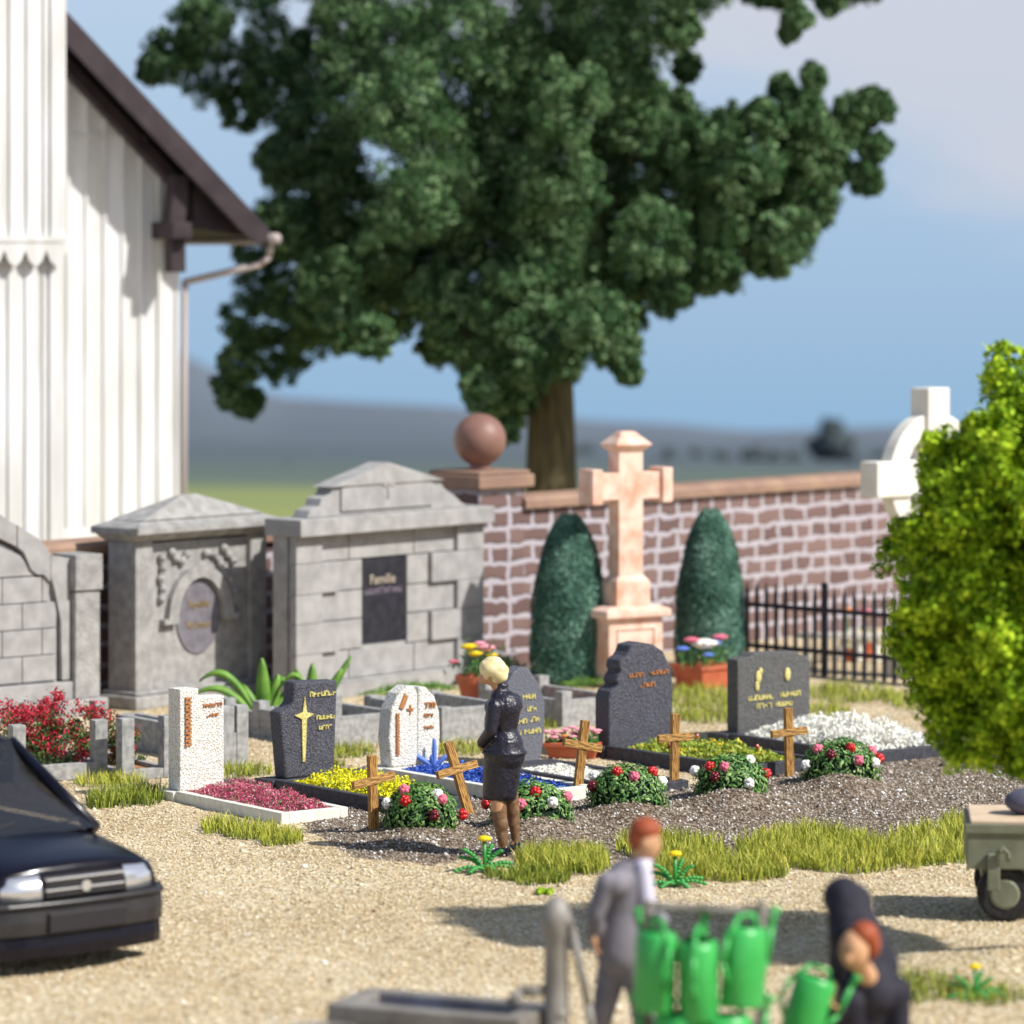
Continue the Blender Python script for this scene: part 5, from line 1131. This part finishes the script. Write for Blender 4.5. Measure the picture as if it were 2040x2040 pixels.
# ================================================================= LIGHT, SKY, CAMERA
EL = R(44); s = Vector((.90*math.cos(EL), -.43*math.cos(EL), math.sin(EL))).normalized()
sun = bpy.data.lights.new('sun','SUN'); sun.energy = 4.6; sun.angle = R(1.1); sun.color = (1,.965,.905)
so = bpy.data.objects.new('sun', sun); col.objects.link(so); so.rotation_euler = s.to_track_quat('Z','Y').to_euler()
w = bpy.data.worlds.new('World'); scene.world = w; w.use_nodes = True; t = w.node_tree; L = t.links.new; N = t.nodes.new
bg = t.nodes['Background']; STR = .10; bg.inputs[1].default_value = STR
sk = N('ShaderNodeTexSky'); sk.sky_type = 'NISHITA'; sk.sun_disc = False; sk.sun_elevation = EL; sk.sun_rotation = math.atan2(s.x, s.y)
tc = N('ShaderNodeTexCoord'); sp = N('ShaderNodeSeparateXYZ'); L(tc.outputs['Generated'], sp.inputs[0])
def sC(c): return tuple((x/STR) for x in c)
mr = N('ShaderNodeMapRange'); mr.inputs['From Min'].default_value = -.06; mr.inputs['From Max'].default_value = .09; L(sp.outputs[2], mr.inputs[0])
gr = N('ShaderNodeValToRGB'); e = gr.color_ramp.elements
lin = lambda r,g,b: tuple(((x/255)/12.92 if x/255 < .04045 else ((x/255+.055)/1.055)**2.4) for x in (r,g,b))
e[0].position = .0; e[0].color = rgba(lin(148,182,214)); e[1].position = 1; e[1].color = rgba(lin(196,214,236))
for p_, c_ in ((.12,(148,184,216)),(.35,(163,192,221)),(.7,(178,202,228))): q_ = e.new(p_); q_.color = rgba(lin(*c_))
L(mr.outputs[0], gr.inputs[0])
# soft cloud bank, heavier to the upper right
mp = N('ShaderNodeMapping'); mp.inputs['Scale'].default_value = (7,7,22); L(tc.outputs['Generated'], mp.inputs[0])
cn = N('ShaderNodeTexNoise'); cn.inputs['Scale'].default_value = 1.6; cn.inputs['Detail'].default_value = 5; cn.inputs['Roughness'].default_value = .5; L(mp.outputs[0], cn.inputs['Vector'])
m1 = N('ShaderNodeMath'); m1.operation = 'MULTIPLY_ADD'; m1.inputs[1].default_value = 9.; m1.inputs[2].default_value = -.42; L(sp.outputs[2], m1.inputs[0])
m2 = N('ShaderNodeMath'); m2.operation = 'MULTIPLY_ADD'; m2.inputs[1].default_value = 2.2; L(sp.outputs[0], m2.inputs[0]); L(m1.outputs[0], m2.inputs[2])
m3 = N('ShaderNodeMath'); m3.operation = 'ADD'; L(m2.outputs[0], m3.inputs[0]); L(cn.outputs[0], m3.inputs[1])
cr = N('ShaderNodeMapRange'); cr.interpolation_type = 'SMOOTHSTEP'; cr.inputs['From Min'].default_value = .35; cr.inputs['From Max'].default_value = .75; cr.inputs['To Max'].default_value = .9; L(m3.outputs[0], cr.inputs[0])
mx = N('ShaderNodeMix'); mx.data_type = 'RGBA'; L(cr.outputs[0], mx.inputs[0]); L(gr.outputs[0], mx.inputs[6]); mx.inputs[7].default_value = rgba(lin(206,210,222))
sc2 = N('ShaderNodeVectorMath'); sc2.operation = 'SCALE'; sc2.inputs['Scale'].default_value = .82/STR; L(mx.outputs[2], sc2.inputs[0])
hr = N('ShaderNodeMapRange'); hr.interpolation_type = 'SMOOTHSTEP'; hr.inputs['From Min'].default_value = .10; hr.inputs['From Max'].default_value = .4; L(sp.outputs[2], hr.inputs[0])
m4 = N('ShaderNodeMix'); m4.data_type = 'RGBA'; L(hr.outputs[0], m4.inputs[0]); L(sc2.outputs[0], m4.inputs[6]); L(sk.outputs[0], m4.inputs[7])
L(m4.outputs[2], bg.inputs[0])
cam = bpy.data.cameras.new('camera'); co = bpy.data.objects.new('camera', cam); col.objects.link(co)
co.location = (0,0,HC); co.rotation_euler = (R(90),0,0); cam.sensor_width = 36; cam.lens = 36*F/2040
cam.shift_y = -(1020-YH)/2040; cam.clip_end = 5000; cam.clip_start = .5
cam.dof.use_dof = True; cam.dof.focus_distance = 37.2; cam.dof.aperture_fstop = cam.lens/1000/.185; cam.dof.aperture_blades = 8
scene.camera = co
scene.view_settings.view_transform = 'Standard'; scene.view_settings.look = 'None'; scene.view_settings.exposure = .30; scene.view_settings.gamma = 1
scene.cycles.max_bounces = 6; scene.cycles.transparent_max_bounces = 6
